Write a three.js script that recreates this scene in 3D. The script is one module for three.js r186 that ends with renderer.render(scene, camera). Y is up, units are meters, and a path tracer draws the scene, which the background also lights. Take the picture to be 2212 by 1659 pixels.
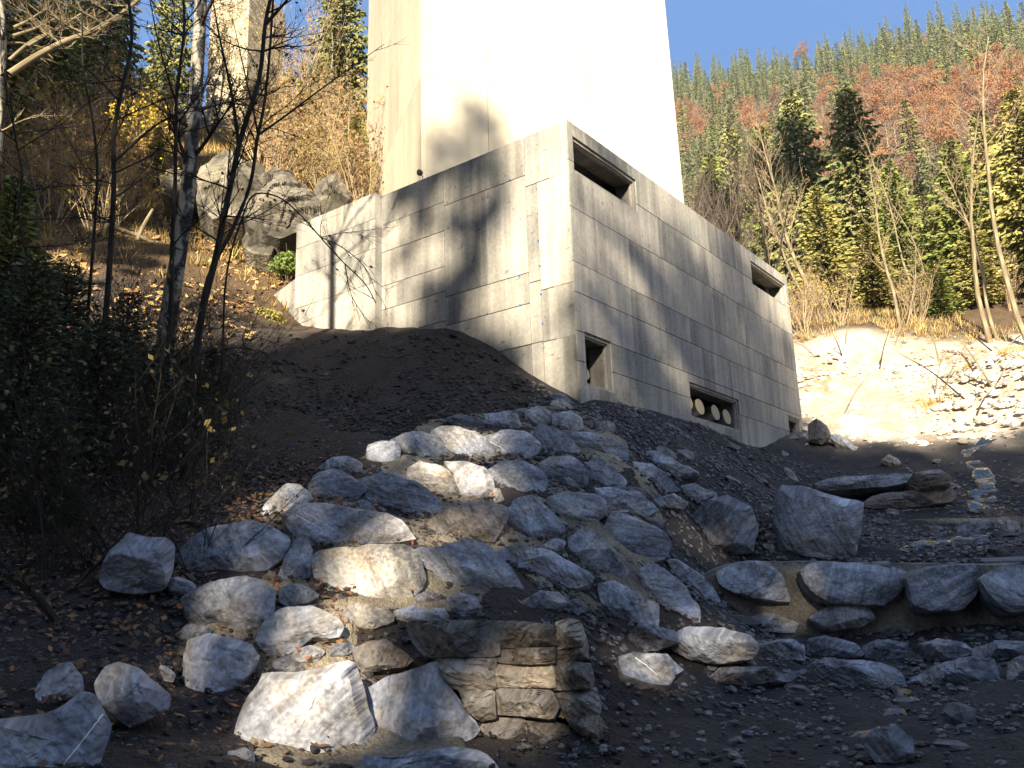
import * as THREE from 'three';
import { mergeGeometries, mergeVertices, toCreasedNormals } from 'three/addons/utils/BufferGeometryUtils.js';
import { Brush, Evaluator, SUBTRACTION } from 'three-bvh-csg';

// ---------------------------------------------------------------- camera, sky, sun, exposure
const scene = new THREE.Scene();
const renderer = new THREE.WebGLRenderer({ antialias: true });
renderer.toneMapping = THREE.LinearToneMapping;
renderer.toneMappingExposure = 3.5;
renderer.shadowMap.enabled = true;

const EYE = new THREE.Vector3(0, 1.6, 0), FOC = 1870, PITCH = 13.26 * Math.PI / 180, ROLL = -1.88 * Math.PI / 180;
const camera = new THREE.PerspectiveCamera(2 * Math.atan(829.5 / FOC) * 180 / Math.PI, 4 / 3, 0.1, 2500);
camera.position.copy(EYE);
camera.quaternion.setFromEuler(new THREE.Euler(PITCH, 0, 0)).multiply(new THREE.Quaternion().setFromEuler(new THREE.Euler(0, 0, ROLL)));
camera.updateMatrixWorld(true);

// axes of the concrete chamber: A runs along its left face, B along its right face
const dA = new THREE.Vector3(-0.79927, 0, -0.60098), dB = new THREE.Vector3(0.60098, 0, -0.79927);
const CORNER = new THREE.Vector3(1.3, 0, -15.947);
// sunlight travels along SUN
const SUNEL = 24 * Math.PI / 180;
const SUN = dB.clone().multiplyScalar(0.883).addScaledVector(dA, 0.469).normalize().multiplyScalar(Math.cos(SUNEL)).setY(-Math.sin(SUNEL)).normalize();
{
  const sun = new THREE.DirectionalLight(new THREE.Color(1.0, 0.885, 0.70), 5.0);
  sun.target.position.set(0, 5, -20); sun.position.copy(sun.target.position).addScaledVector(SUN, -150);
  sun.castShadow = true; sun.shadow.radius = 2.2; sun.shadow.mapSize.set(4096, 4096);
  Object.assign(sun.shadow.camera, { left: -80, right: 80, top: 80, bottom: -80, near: 1, far: 500 });
  sun.name = 'sun'; scene.add(sun, sun.target);
  // clear autumn sky: deep blue overhead, paler towards the horizon, a bright region round the sun
  const w = 256, h = 128, d = new Float32Array(w * h * 4), v = new THREE.Vector3();
  for (let j = 0; j < h; j++) for (let i = 0; i < w; i++) {
    const th = ((j + 0.5) / h - 0.5) * Math.PI, ph = ((i + 0.5) / w - 0.5) * 2 * Math.PI;
    v.set(Math.cos(th) * Math.cos(ph), Math.sin(th), Math.cos(th) * Math.sin(ph));
    const e = Math.max(0, v.y), cs = -v.dot(SUN), k = Math.exp(-e * 2.6), g = Math.pow(Math.max(0, cs), 14);
    const o = (j * w + i) * 4, A = [0.026, 0.072, 0.185], H = [0.056, 0.115, 0.21];
    for (let c = 0; c < 3; c++) d[o + c] = A[c] * (1 - k) + H[c] * k + g * [0.45, 0.42, 0.36][c] + 0.05 * (cs + 1) * [0.8, 0.9, 1][c];
    d[o + 3] = 1;
  }
  const t = new THREE.DataTexture(d, w, h, THREE.RGBAFormat, THREE.FloatType);
  t.mapping = THREE.EquirectangularReflectionMapping; t.magFilter = t.minFilter = THREE.LinearFilter; t.colorSpace = THREE.LinearSRGBColorSpace; t.needsUpdate = true;
  scene.background = t; scene.environment = t;
}

// ---------------------------------------------------------------- helpers
const V = (x, y, z) => new THREE.Vector3(x, y, z);
function rng(s) { let a = (s * 2654435761) >>> 0 || 1; return () => { a |= 0; a = a + 0x6D2B79F5 | 0; let t = Math.imul(a ^ a >>> 15, 1 | a); t = t + Math.imul(t ^ t >>> 7, 61 | t) ^ t; return ((t ^ t >>> 14) >>> 0) / 4294967296; }; }
const lerp = (a, b, t) => a + (b - a) * t, clamp = (x, a = 0, b = 1) => Math.min(b, Math.max(a, x)), sm = (a, b, x) => { const t = clamp((x - a) / (b - a)); return t * t * (3 - 2 * t); };
const hash = (x, y, z) => { let n = (Math.imul(x, 374761393) + Math.imul(y, 668265263) + Math.imul(z, 1440662683)) | 0; n = Math.imul(n ^ n >>> 13, 1274126177); return ((n ^ n >>> 16) >>> 0) / 4294967296; };
function noise(x, y, z = 0) {
  const i = Math.floor(x), j = Math.floor(y), k = Math.floor(z); let a = x - i, b = y - j, c = z - k;
  a = a * a * (3 - 2 * a); b = b * b * (3 - 2 * b); c = c * c * (3 - 2 * c);
  const f = (p, q) => lerp(hash(i, j + p, k + q), hash(i + 1, j + p, k + q), a);
  return lerp(lerp(f(0, 0), f(1, 0), b), lerp(f(0, 1), f(1, 1), b), c) * 2 - 1;
}
const fbm = (x, y, z = 0, n = 4) => { let s = 0, a = 0.5; for (let i = 0; i < n; i++) { s += a * noise(x, y, z); x *= 2.03; y *= 2.03; z *= 2.03; a *= 0.5; } return s; };
// tileable noise for textures: period p lattice cells
const pnoise = (x, y, p, q, s) => {
  const i = Math.floor(x), j = Math.floor(y); let a = x - i, b = y - j; a = a * a * (3 - 2 * a); b = b * b * (3 - 2 * b);
  const m = (n, k) => ((n % k) + k) % k, f = (u, w) => hash(m(u, p), m(w, q), s);
  return lerp(lerp(f(i, j), f(i + 1, j), a), lerp(f(i, j + 1), f(i + 1, j + 1), a), b) * 2 - 1;
};
const pf = (u, v, p, q, s, n = 4) => { let r = 0, a = 0.5; for (let k = 0; k < n; k++) { r += a * pnoise(u * p, v * q, p, q, s + k); p *= 2; q *= 2; a *= 0.5; } return r; };
function tex(n, fn, srgb = true) {
  const d = new Uint8Array(n * n * 4);
  for (let j = 0; j < n; j++) for (let i = 0; i < n; i++) { const c = fn(i / n, j / n), o = (j * n + i) * 4; for (let k = 0; k < 3; k++) d[o + k] = 255 * clamp(c[k]); d[o + 3] = 255; }
  const t = new THREE.DataTexture(d, n, n); t.wrapS = t.wrapT = THREE.RepeatWrapping; t.magFilter = THREE.LinearFilter; t.minFilter = THREE.LinearMipmapLinearFilter; t.generateMipmaps = true;
  if (srgb) t.colorSpace = THREE.SRGBColorSpace; t.needsUpdate = true; return t;
}
const rep = (t, x, y = x) => { const c = t.clone(); c.repeat.set(x, y); c.needsUpdate = true; return c; };

// sight lines of the survey: a picture point (2212 x 1659) and a plan distance give a place in the world
const Q = camera.quaternion, QI = Q.clone().invert();
const ray = (x, y) => V(x - 1106, 829.5 - y, -FOC).applyQuaternion(Q).normalize();
const at = (x, y, D) => { const d = ray(x, y); return EYE.clone().addScaledVector(d, D / Math.hypot(d.x, d.z)); };
const see = (p) => { const q = p.clone().sub(EYE).applyQuaternion(QI); return [1106 + FOC * q.x / -q.z, 829.5 - FOC * q.y / -q.z, -q.z]; };

const taken = {};
const numbered = (n) => { const k = taken[n] = (taken[n] ?? -1) + 1; return k ? `${n}_${String(k).padStart(3, '0')}` : n; };
function shade(o) { o.castShadow = o.receiveShadow = true; return o; }
function part(name, geo, mat, parent) { const m = shade(new THREE.Mesh(geo, mat)); m.name = name; parent.add(m); return m; }
function thing(name, label, category, pos, group) { const g = new THREE.Group(); g.name = numbered(name); if (pos) g.position.copy(pos); g.userData = { label, category }; if (group) g.userData.group = group; scene.add(g); return g; }
function single(name, geo, mat, label, category, group) { const m = shade(new THREE.Mesh(geo, mat)); m.name = numbered(name); m.userData = { label, category }; if (group) m.userData.group = group; scene.add(m); return m; }
function structure(name, geo, mat) { const m = shade(new THREE.Mesh(geo, mat)); m.name = numbered(name); m.userData = { kind: 'structure' }; scene.add(m); return m; }
function stuff(o, name, label, category) { o.name = numbered(name); o.userData = { kind: 'stuff', label, category }; shade(o); scene.add(o); return o; }

// triangle soup collector
function flip(g) { if (g.index) { const q = g.index.array; for (let i = 0; i < q.length; i += 3) { const t = q[i]; q[i] = q[i + 1]; q[i + 1] = t; } } else for (const a of Object.values(g.attributes)) { const n = a.itemSize, v = a.array; for (let i = 0; i < a.count; i += 3) for (let j = 0; j < n; j++) { const t = v[i * n + j]; v[i * n + j] = v[(i + 1) * n + j]; v[(i + 1) * n + j] = t; } } return g; }
class Soup {
  constructor() { this.p = []; this.c = []; this.u = []; }
  tri(a, b, c, col, uv) { this.p.push(a.x, a.y, a.z, b.x, b.y, b.z, c.x, c.y, c.z); if (col) for (let i = 0; i < 3; i++) this.c.push(col[0], col[1], col[2]); if (uv) this.u.push(...uv); else this.u.push(a.x + a.z * 0.6, a.y, b.x + b.z * 0.6, b.y, c.x + c.z * 0.6, c.y); }
  quad(a, b, c, d, col, uv) { this.tri(a, b, c, col, uv && [uv[0], uv[1], uv[2], uv[3], uv[4], uv[5]]); this.tri(a, c, d, col, uv && [uv[0], uv[1], uv[4], uv[5], uv[6], uv[7]]); }
  geo(smooth = false) {
    let g = new THREE.BufferGeometry(); g.setAttribute('position', new THREE.Float32BufferAttribute(this.p, 3)); g.setAttribute('uv', new THREE.Float32BufferAttribute(this.u, 2));
    if (this.c.length) g.setAttribute('color', new THREE.Float32BufferAttribute(this.c, 3));
    g.computeVertexNormals(); return g;
  }
}
// tapered tube through points; sides faces round
function tube(pts, rad, sides = 5) {
  const P = [], N = [], U = [], I = []; let up = V(0.3, 1, 0.17).normalize(), len = 0;
  for (let i = 0; i < pts.length; i++) {
    const t = pts[Math.min(i + 1, pts.length - 1)].clone().sub(pts[Math.max(i - 1, 0)]).normalize();
    const s = t.clone().cross(Math.abs(t.dot(up)) > 0.97 ? V(1, 0, 0) : up).normalize(), b = s.clone().cross(t);
    if (i) len += pts[i].distanceTo(pts[i - 1]);
    const r = Array.isArray(rad) ? rad[i] : rad;
    for (let k = 0; k <= sides; k++) { const a = k / sides * 2 * Math.PI, n = s.clone().multiplyScalar(Math.cos(a)).addScaledVector(b, Math.sin(a)); P.push(pts[i].x + n.x * r, pts[i].y + n.y * r, pts[i].z + n.z * r); N.push(n.x, n.y, n.z); U.push(k / sides, len); }
    if (i) for (let k = 0; k < sides; k++) { const a = (i - 1) * (sides + 1) + k, c = a + sides + 1; I.push(a, c, a + 1, a + 1, c, c + 1); }
  }
  const g = new THREE.BufferGeometry(); g.setAttribute('position', new THREE.Float32BufferAttribute(P, 3)); g.setAttribute('normal', new THREE.Float32BufferAttribute(N, 3)); g.setAttribute('uv', new THREE.Float32BufferAttribute(U, 2)); g.setIndex(I); return g;
}
function smoothLine(pts, n) { return new THREE.CatmullRomCurve3(pts, false, 'centripetal').getPoints(n); }
// box by two corners in a frame o, ex, ey, ez
function frameBox(o, ex, ey, ez, x0, x1, y0, y1, z0, z1, bevel = 0) {
  let g;
  if (bevel) {
    const s = new THREE.Shape(); s.moveTo(x0 + bevel, y0 + bevel); s.lineTo(x1 - bevel, y0 + bevel); s.lineTo(x1 - bevel, y1 - bevel); s.lineTo(x0 + bevel, y1 - bevel); s.closePath();
    g = new THREE.ExtrudeGeometry(s, { depth: z1 - z0 - 2 * bevel, bevelEnabled: true, bevelThickness: bevel, bevelSize: bevel, bevelSegments: 1 }); g.translate(0, 0, z0 + bevel);
  } else { g = new THREE.BoxGeometry(x1 - x0, y1 - y0, z1 - z0).translate((x0 + x1) / 2, (y0 + y1) / 2, (z0 + z1) / 2); const p = g.attributes.position, n = g.attributes.normal, u = g.attributes.uv; for (let i = 0; i < p.count; i++) { const ax = Math.abs(n.getX(i)) > 0.5, ay = Math.abs(n.getY(i)) > 0.5; u.setXY(i, ax ? p.getZ(i) : p.getX(i), ay ? p.getZ(i) : p.getY(i)); } }
  g.applyMatrix4(new THREE.Matrix4().makeBasis(ex, ey, ez).setPosition(o)); return g;
}
const UP = V(0, 1, 0);
function weld(g) { const q = new THREE.BufferGeometry(); q.setAttribute('position', g.attributes.position); const m = mergeVertices(q, 1e-3), p = m.attributes.position, u = []; m.computeVertexNormals(); for (let i = 0; i < p.count; i++) u.push(p.getX(i), p.getZ(i) + p.getY(i)); m.setAttribute('uv', new THREE.Float32BufferAttribute(u, 2)); return m; }
// ---------------------------------------------------------------- lie of the land
// surveyed ground points: picture x, picture y, plan distance
const SURVEY = [
  [1106, 1659, 6.2], [1400, 1640, 6.6], [1800, 1640, 6.8], [2200, 1640, 7.0], [2500, 1640, 7.2], [1500, 1500, 9], [1800, 1510, 9.2], [2150, 1500, 9.5], [2500, 1480, 9.8], [1700, 1400, 11.6], [2150, 1385, 12], [2500, 1370, 12.2],
  [1620, 1345, 12.6], [1900, 1330, 12.8], [2200, 1325, 13], [1700, 1200, 14], [2000, 1200, 14.4], [2250, 1195, 14.6], [2550, 1180, 15], [1950, 1160, 16.8], [2200, 1165, 16.8], [1800, 1080, 19], [2000, 1080, 19.4], [2200, 1090, 19.4], [2450, 1060, 20], [2130, 1000, 23], [2350, 970, 24], [1950, 965, 25.5], [1850, 985, 24.5],
  [1790, 930, 28], [1900, 915, 29], [2050, 905, 29.5], [2200, 870, 29], [1790, 860, 34], [1900, 850, 35], [2000, 830, 34], [2120, 785, 32], [2250, 770, 32], [1740, 790, 38], [1900, 770, 39], [2040, 760, 38], [1730, 712, 42.5], [1880, 708, 42], [2000, 735, 41], [2150, 748, 40], [2350, 740, 40],
  [700, 704, 20.6], [655, 700, 21.3], [800, 708, 19.5], [900, 710, 18.5], [980, 718, 17.4], [1030, 770, 16.6], [1090, 815, 16.1], [1170, 858, 15.7], [800, 850, 15.6], [950, 850, 15], [900, 925, 13.6], [700, 800, 17], [600, 900, 14.6], [600, 1040, 11.6], [400, 1000, 12.4], [450, 800, 16], [300, 1150, 9.9], [200, 1300, 8.4], [100, 1500, 7], [300, 1450, 7.3], [300, 1640, 6], [100, 1640, 6], [450, 1640, 6.1], [-200, 1500, 7], [-200, 1100, 10],
  [50, 1000, 11.4], [0, 700, 17.5], [200, 700, 18.5], [450, 650, 20.5], [590, 682, 21.2], [605, 600, 23.4], [645, 588, 22.9], [640, 545, 24.2], [-250, 700, 17], [300, 520, 24.5], [520, 570, 23.5], [0, 480, 25], [300, 370, 31], [100, 330, 34], [480, 400, 29], [700, 440, 26.5], [600, 330, 35], [740, 380, 31], [250, 250, 42], [480, 280, 42], [640, 300, 43], [-250, 300, 36], [50, 200, 46],
  [1225, 885, 15], [1100, 895, 14.5], [980, 912, 13.6], [870, 955, 12.6], [700, 1040, 11], [570, 1110, 9.9], [390, 1215, 8.8], [400, 1320, 8.2], [410, 1400, 7.8], [500, 1490, 7.3], [520, 1620, 6.7], [780, 1650, 6.5], [1000, 1600, 7], [1300, 1600, 7.2], [900, 1325, 8.4], [1080, 1332, 8.5], [1250, 1335, 8.7], [700, 1350, 8],
  [900, 1200, 9.4], [750, 1200, 9.2], [1000, 1100, 10.8], [1100, 1000, 12.5], [1250, 1000, 13], [1200, 1100, 11.3], [1350, 1200, 10.8], [1450, 1300, 10.4], [1400, 1410, 9.5], [1450, 1060, 13.2], [1400, 925, 16.3], [1500, 950, 18], [1600, 965, 19.8], [1740, 1003, 23.5], [1500, 1010, 15.4], [1600, 1090, 15.2], [1530, 1190, 13.6], [1700, 1060, 18.5],
].map(([x, y, D]) => at(x, y, D));
for (const [x, y, z] of [[-30, 1, 8], [-14, 0, 6], [-5, 0.1, 0], [0, 0, 0], [5, 0, 0], [0, -0.6, 8], [14, -0.4, 6], [-8, -0.5, 14], [8, -1, 14], [0, -2, 25], [-25, -1, 25], [25, -2, 25], [14, 0.2, -6], [24, 1, -6], [20, 3.2, -14], [30, 6, -16], [26, 8, -26], [36, 16, -34], [40, 4, -4], [45, 0, 20], [0, -4, 60], [-40, -3, 55], [45, -4, 60], [-30, 9, -8], [-24, 12, -18], [-40, 20, -22],
  [-30, 26, -40], [-45, 38, -45], [-20, 32, -52], [-8, 28, -48], [-6.4, 11.3, -23.6], [-2, 11, -28], [6, 8, -28], [12, 9, -32], [4, 13, -38], [-2, 18, -38], [12, 15, -45], [20, 16, -45], [30, 19, -44], [0, 26, -58], [15, 22, -58], [30, 25, -56], [45, 26, -48], [60, 30, -30], [65, 12, 0]]) SURVEY.push(V(x, y, z));
const TPS = (() => {
  const n = SURVEY.length, m = n + 3, M = [], k = (a, b) => { const r = (a.x - b.x) ** 2 + (a.z - b.z) ** 2; return r < 1e-9 ? 0 : r * Math.log(r) * 0.5; };
  for (let i = 0; i < n; i++) { const r = new Float64Array(m + 1); for (let j = 0; j < n; j++) r[j] = k(SURVEY[i], SURVEY[j]); r[i] += 0.35; r[n] = 1; r[n + 1] = SURVEY[i].x; r[n + 2] = SURVEY[i].z; r[m] = SURVEY[i].y; M.push(r); }
  for (let i = 0; i < 3; i++) { const r = new Float64Array(m + 1); for (let j = 0; j < n; j++) r[j] = [1, SURVEY[j].x, SURVEY[j].z][i]; M.push(r); }
  for (let c = 0; c < m; c++) { let p = c; for (let r = c + 1; r < m; r++) if (Math.abs(M[r][c]) > Math.abs(M[p][c])) p = r; [M[c], M[p]] = [M[p], M[c]]; for (let r = 0; r < m; r++) if (r !== c) { const f = M[r][c] / M[c][c]; if (f) for (let j = c; j <= m; j++) M[r][j] -= f * M[c][j]; } }
  const w = M.map((r, i) => r[m] / r[i]);
  return (x, z) => { let s = w[n] + w[n + 1] * x + w[n + 2] * z; for (let i = 0; i < n; i++) { const dx = x - SURVEY[i].x, dz = z - SURVEY[i].z, r = dx * dx + dz * dz; if (r > 1e-9) s += w[i] * r * Math.log(r) * 0.5; } return s; };
})();
// the far mountainside: its ridge as seen above the valley
const RIDGE = [[-1500, 420], [-200, 360], [400, 345], [795, 300], [1100, 255], [1450, 195], [1700, 150], [1950, 100], [2212, 60], [2600, -10], [3400, -150]].map(([x, y]) => { const d = ray(x, y); return [Math.atan2(d.x, -d.z), d.y / Math.hypot(d.x, d.z)]; });
const DR = 520, D0 = 62;
const ridgeTan = (az) => { let i = 0; while (i < RIDGE.length - 2 && az > RIDGE[i + 1][0]) i++; const [a, p] = RIDGE[i], [b, q] = RIDGE[i + 1]; return lerp(p, q, clamp((az - a) / (b - a))); };
function farH(x, z) {
  const D = Math.hypot(x, z), az = Math.atan2(x, -z), f = sm(1.75, 0.75, Math.abs(az - 0.2)), yr = 1.6 + ridgeTan(az) * DR;
  const t = (D - D0) / (DR - D0), rough = 9 * fbm(x / 60, z / 60, 3) * sm(0, 0.25, t);
  const y = t < 1 ? 1.6 + D * (0.30 + (ridgeTan(az) - 0.30) * Math.pow(Math.max(t, 0), 0.6)) : yr - (t - 1) * 60;
  return lerp(-3, y + rough, f);
}
function landH(x, z) {
  const D = Math.hypot(x, z), t = sm(48, 66, D);
  if (t >= 1) return farH(x, z);
  const h = TPS(x, z); return t > 0 ? lerp(h, farH(x, z), t) : h;
}
function landN(x, z, e = 0.15) { return V(landH(x - e, z) - landH(x + e, z), 2 * e, landH(x, z - e) - landH(x, z + e)).normalize(); }
function landHit(px, py, from = 3, to = 400) {
  const d = ray(px, py), k = 1 / Math.hypot(d.x, d.z); let t0 = from;
  for (let D = from; D < to; D += D < 30 ? 0.12 : 0.6) { const p = EYE.clone().addScaledVector(d, D * k); if (p.y < landH(p.x, p.z)) { let a = t0, b = D; for (let i = 0; i < 14; i++) { const m = (a + b) / 2, q = EYE.clone().addScaledVector(d, m * k); if (q.y < landH(q.x, q.z)) b = m; else a = m; } const q = EYE.clone().addScaledVector(d, b * k); return q; } t0 = D; }
  return EYE.clone().addScaledVector(d, to * k);
}
const onLand = (x, z, dy = 0) => V(x, landH(x, z) + dy, z);
const ab = (p) => { const q = p.clone().sub(CORNER); return [q.x * dA.x + q.z * dA.z, q.x * dB.x + q.z * dB.z]; };
// ---------------------------------------------------------------- materials
const T = {};
T.concrete = tex(1024, (u, v) => {
  const streak = pf(u, v, 60, 2, 11, 3), cloud = pf(u, v, 4, 4, 21, 5), fine = pf(u, v, 128, 128, 31, 2), blot = pf(u, v, 9, 6, 41, 4), drip = Math.max(0, pf(u, v, 22, 1, 51, 3) - 0.1);
  let k = 0.70 + 0.085 * streak + 0.16 * cloud + 0.07 * fine - 0.22 * drip - 0.24 * Math.max(0, blot - 0.16); const w = 0.022 * cloud;
  if (pnoise(u * 70, v * 70, 70, 70, 61) > 0.86) k -= 0.12;
  return [k + w, k * 0.985, k * 0.94 - w];
});
T.pier = tex(512, (u, v) => { const k = 0.86 + 0.05 * pf(u, v, 30, 2, 211, 3) + 0.08 * pf(u, v, 3, 3, 213, 5) + 0.04 * pf(u, v, 60, 60, 215, 2); return [k, k * 0.985, k * 0.95]; });
T.concreteBump = tex(512, (u, v) => { const k = 0.5 + 0.3 * pf(u, v, 64, 64, 5, 3) + 0.25 * pf(u, v, 40, 3, 6, 2) - (pnoise(u * 90, v * 90, 90, 90, 7) > 0.8 ? 0.35 : 0); return [k, k, k]; }, false);
T.rock = tex(1024, (u, v) => {
  const c = pf(u, v, 5, 5, 71, 5), band = pf(u + 0.03 * pf(u, v, 6, 6, 73, 3), v, 4, 34, 75, 4), f = pf(u, v, 90, 90, 77, 3);
  let k = 0.56 + 0.24 * c + 0.17 * band + 0.17 * f;
  const vein = Math.abs(pnoise((u + 0.03 * pf(u, v, 6, 6, 79, 4)) * 4, v * 2, 4, 2, 81)), hair = Math.abs(pnoise(u * 5, (v + 0.02 * pf(u, v, 9, 9, 83, 3)) * 8, 5, 8, 85)); let r = k, g = k * 1.0, b = k * 1.03;
  if (vein < 0.012) { const t = (1 - vein / 0.012) * clamp(0.6 + 2 * pf(u, v, 5, 5, 84, 2)); r += 0.15 * t; g += 0.15 * t; b += 0.14 * t; }
  if (hair < 0.012) { const t = 0.05 * clamp(0.4 + 2 * pf(u, v, 6, 6, 86, 2)); r += t; g += t; b += t * 0.9; }
  const tan = clamp((pf(u, v, 7, 7, 87, 4) - 0.08) * 4); r = lerp(r, k * 1.08 + 0.02, tan * 0.4); g = lerp(g, k * 1.0, tan * 0.4); b = lerp(b, k * 0.86, tan * 0.4);
  const pale = clamp((pf(u, v, 10, 8, 89, 5) - 0.16) * 5); r += 0.08 * pale; g += 0.08 * pale; b += 0.08 * pale;
  return [r, g, b];
});
T.crag = tex(1024, (u, v) => { const c = pf(u, v, 5, 5, 171, 5), band = pf(u + 0.05 * pf(u, v, 5, 5, 173, 3), v, 3, 26, 175, 5), f = pf(u, v, 80, 80, 177, 3); let k = 0.56 + 0.22 * c + 0.24 * band + 0.14 * f; let r = k * 1.03, g = k, b = k * 0.93; const moss = clamp((pf(u, v, 8, 8, 179, 5) - 0.14) * 5); r = lerp(r, 0.26, moss * 0.6); g = lerp(g, 0.25, moss * 0.6); b = lerp(b, 0.19, moss * 0.6); return [r, g, b]; });
T.rockBump = tex(512, (u, v) => { const k = 0.5 + 0.35 * pf(u, v, 6, 30, 91, 5) + 0.3 * pf(u, v, 24, 24, 93, 4); return [k, k, k]; }, false);
T.soil = tex(1024, (u, v) => {
  const c = pf(u, v, 6, 6, 101, 5), f = pf(u, v, 128, 128, 103, 3); let k = 0.88 + 0.2 * c + 0.26 * f; let r = k, g = k * 0.97, b = k * 0.94;
  const chip = pnoise(u * 110, v * 110, 110, 110, 105); if (chip > 0.72) { const t = (chip - 0.72) * 2.2; r += t; g += t * 0.97; b += t * 0.92; }
  const leaf = pnoise(u * 74, v * 74, 74, 74, 107); if (leaf > 0.8) { r += 0.12; g -= 0.03; b -= 0.12; }
  return [r, g, b];
});
T.soilBump = tex(1024, (u, v) => { const k = 0.5 + 0.4 * pf(u, v, 40, 40, 111, 4) + 0.2 * pf(u, v, 150, 150, 113, 2); return [k, k, k]; }, false);
T.mortar = tex(512, (u, v) => { const c = pf(u, v, 5, 5, 121, 5), f = pf(u, v, 100, 100, 123, 2), k = 0.56 + 0.2 * c + 0.16 * f; return [k * 1.04, k * 0.97, k * 0.85]; });
T.bark = tex(512, (u, v) => { const k = 0.5 + 0.4 * pf(u, v, 12, 6, 131, 5); return [k * 1.05, k, k * 0.9]; });
T.birch = tex(512, (u, v) => { let k = 0.74 + 0.14 * pf(u, v, 4, 24, 141, 4); const d = pf(u, v, 4, 17, 143, 4) - 0.27; if (d > 0) k -= clamp(d * 5) * 0.5; const s = pf(u, v, 3, 3, 145, 5) - 0.17; if (s > 0) k -= clamp(s * 6) * 0.6; return [k, k * 0.97, k * 0.9]; });
T.wood = tex(256, (u, v) => { const k = 0.6 + 0.3 * pf(u, v, 20, 2, 151, 4); return [k * 1.05, k, k * 0.88]; });
T.stonework = tex(1024, (u, v) => { const row = Math.floor(v * 12), o = (row % 2) * 0.5, cx = u * 6 + o, i = Math.floor(cx), fx = cx - i, fy = v * 12 - row, e = Math.min(fx, 1 - fx) * 2, ey = Math.min(fy, 1 - fy) * 1.1; let k = 0.62 + 0.22 * (hash(i % 6, row, 5) - 0.5) + 0.22 * pf(u, v, 30, 30, 161, 4); if (Math.min(e, ey) < 0.05) k -= 0.16; return [k * 1.05, k, k * 0.88]; });
const std = (o) => new THREE.MeshStandardMaterial(o), lin = (r, g, b) => new THREE.Color().setRGB(r, g, b);
const M = {};
// concrete tones: uv are metres
const conc = (c, off, rx = 0.17, ry = 0.15) => { const t = rep(T.concrete, rx, ry); t.offset.set(off, off * 0.63); const b = rep(T.concreteBump, 0.5, 0.5); return std({ color: lin(...c), map: t, bumpMap: b, bumpScale: 0.006, roughness: 0.86 }); };
M.concrete = [conc([0.66, 0.64, 0.61], 0), conc([0.63, 0.615, 0.59], 0.31), conc([0.68, 0.66, 0.63], 0.57), conc([0.65, 0.63, 0.595], 0.83)];
M.core = conc([0.50, 0.48, 0.45], 0.2);
M.pier = [[0.66, 0.60, 0.49], [0.64, 0.585, 0.475], [0.68, 0.62, 0.505]].map((c, i) => { const t = rep(T.pier, 0.1, 0.08); t.offset.set(i * 0.3, i * 0.2); return std({ color: lin(...c), map: t, bumpMap: rep(T.concreteBump, 0.5), bumpScale: 0.004, roughness: 0.88 }); });
M.stonework = std({ color: lin(0.85, 0.78, 0.66), map: T.stonework, bumpMap: T.stonework, bumpScale: 0.03, roughness: 0.95 });
const rock = (c, o, s = 0.42, ro = 0.72) => { const t = rep(T.rock, s); t.offset.set(o, o * 1.7); const b = rep(T.rockBump, s * 1.2); b.offset.set(o, o); return std({ color: lin(...c), map: t, bumpMap: b, bumpScale: 0.05, roughness: ro }); };
M.rock = {  // rock variety mixed with painted light: sunlit stones lean pale, shaded ones blue and dark
  blue: [rock([0.70, 0.72, 0.75], 0.05), rock([0.65, 0.67, 0.70], 0.37), rock([0.68, 0.70, 0.73], 0.71)], grey: [rock([0.78, 0.79, 0.80], 0.15), rock([0.71, 0.72, 0.74], 0.52), rock([0.85, 0.85, 0.84], 0.9)],
  pale: [rock([0.86, 0.86, 0.85], 0.22), rock([0.82, 0.82, 0.81], 0.66)], tan: [rock([0.86, 0.78, 0.63], 0.3), rock([0.77, 0.69, 0.55], 0.61)], dark: [rock([0.64, 0.65, 0.68], 0.44), rock([0.61, 0.62, 0.64], 0.8)], brown: [rock([0.52, 0.45, 0.36], 0.12), rock([0.46, 0.40, 0.33], 0.77)],
  crag: [0.25, 0.6].map((o, i) => { const t = rep(T.crag, 0.22); t.offset.set(o, o); return std({ color: i ? lin(0.40, 0.375, 0.33) : lin(0.44, 0.41, 0.355), map: t, bumpMap: t, bumpScale: 0.12, roughness: 0.95 }); }),
};
M.mortar = std({ color: lin(0.72, 0.68, 0.61), map: rep(T.mortar, 0.6), bumpMap: rep(T.soilBump, 0.9), bumpScale: 0.03, roughness: 0.95 });
M.greyMortar = std({ color: lin(0.60, 0.61, 0.64), map: rep(T.mortar, 0.6), bumpMap: rep(T.soilBump, 0.9), bumpScale: 0.03, roughness: 0.85 });
M.quartz = std({ color: lin(0.75, 0.74, 0.70), roughness: 0.6 });
M.ground = std({ vertexColors: true, map: rep(T.soil, 0.55), bumpMap: rep(T.soilBump, 0.55), bumpScale: 0.05, roughness: 0.95 });
M.bark = std({ color: lin(0.13, 0.105, 0.08), map: rep(T.bark, 1, 1), bumpMap: T.bark, bumpScale: 0.01, roughness: 0.95 });
M.darkBark = std({ color: lin(0.085, 0.07, 0.058), map: T.bark, roughness: 0.95 });
M.birch = std({ color: lin(0.54, 0.52, 0.48), map: rep(T.birch, 1, 0.6), roughness: 0.8 });
M.paleBark = std({ color: lin(0.60, 0.53, 0.41), map: T.wood, roughness: 0.9 });
M.twig = std({ color: lin(0.12, 0.09, 0.068), roughness: 0.95 });
M.tanTwig = std({ color: lin(0.36, 0.27, 0.16), roughness: 0.95 });
M.dead = std({ color: lin(0.50, 0.43, 0.32), map: T.wood, roughness: 0.9 });
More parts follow.
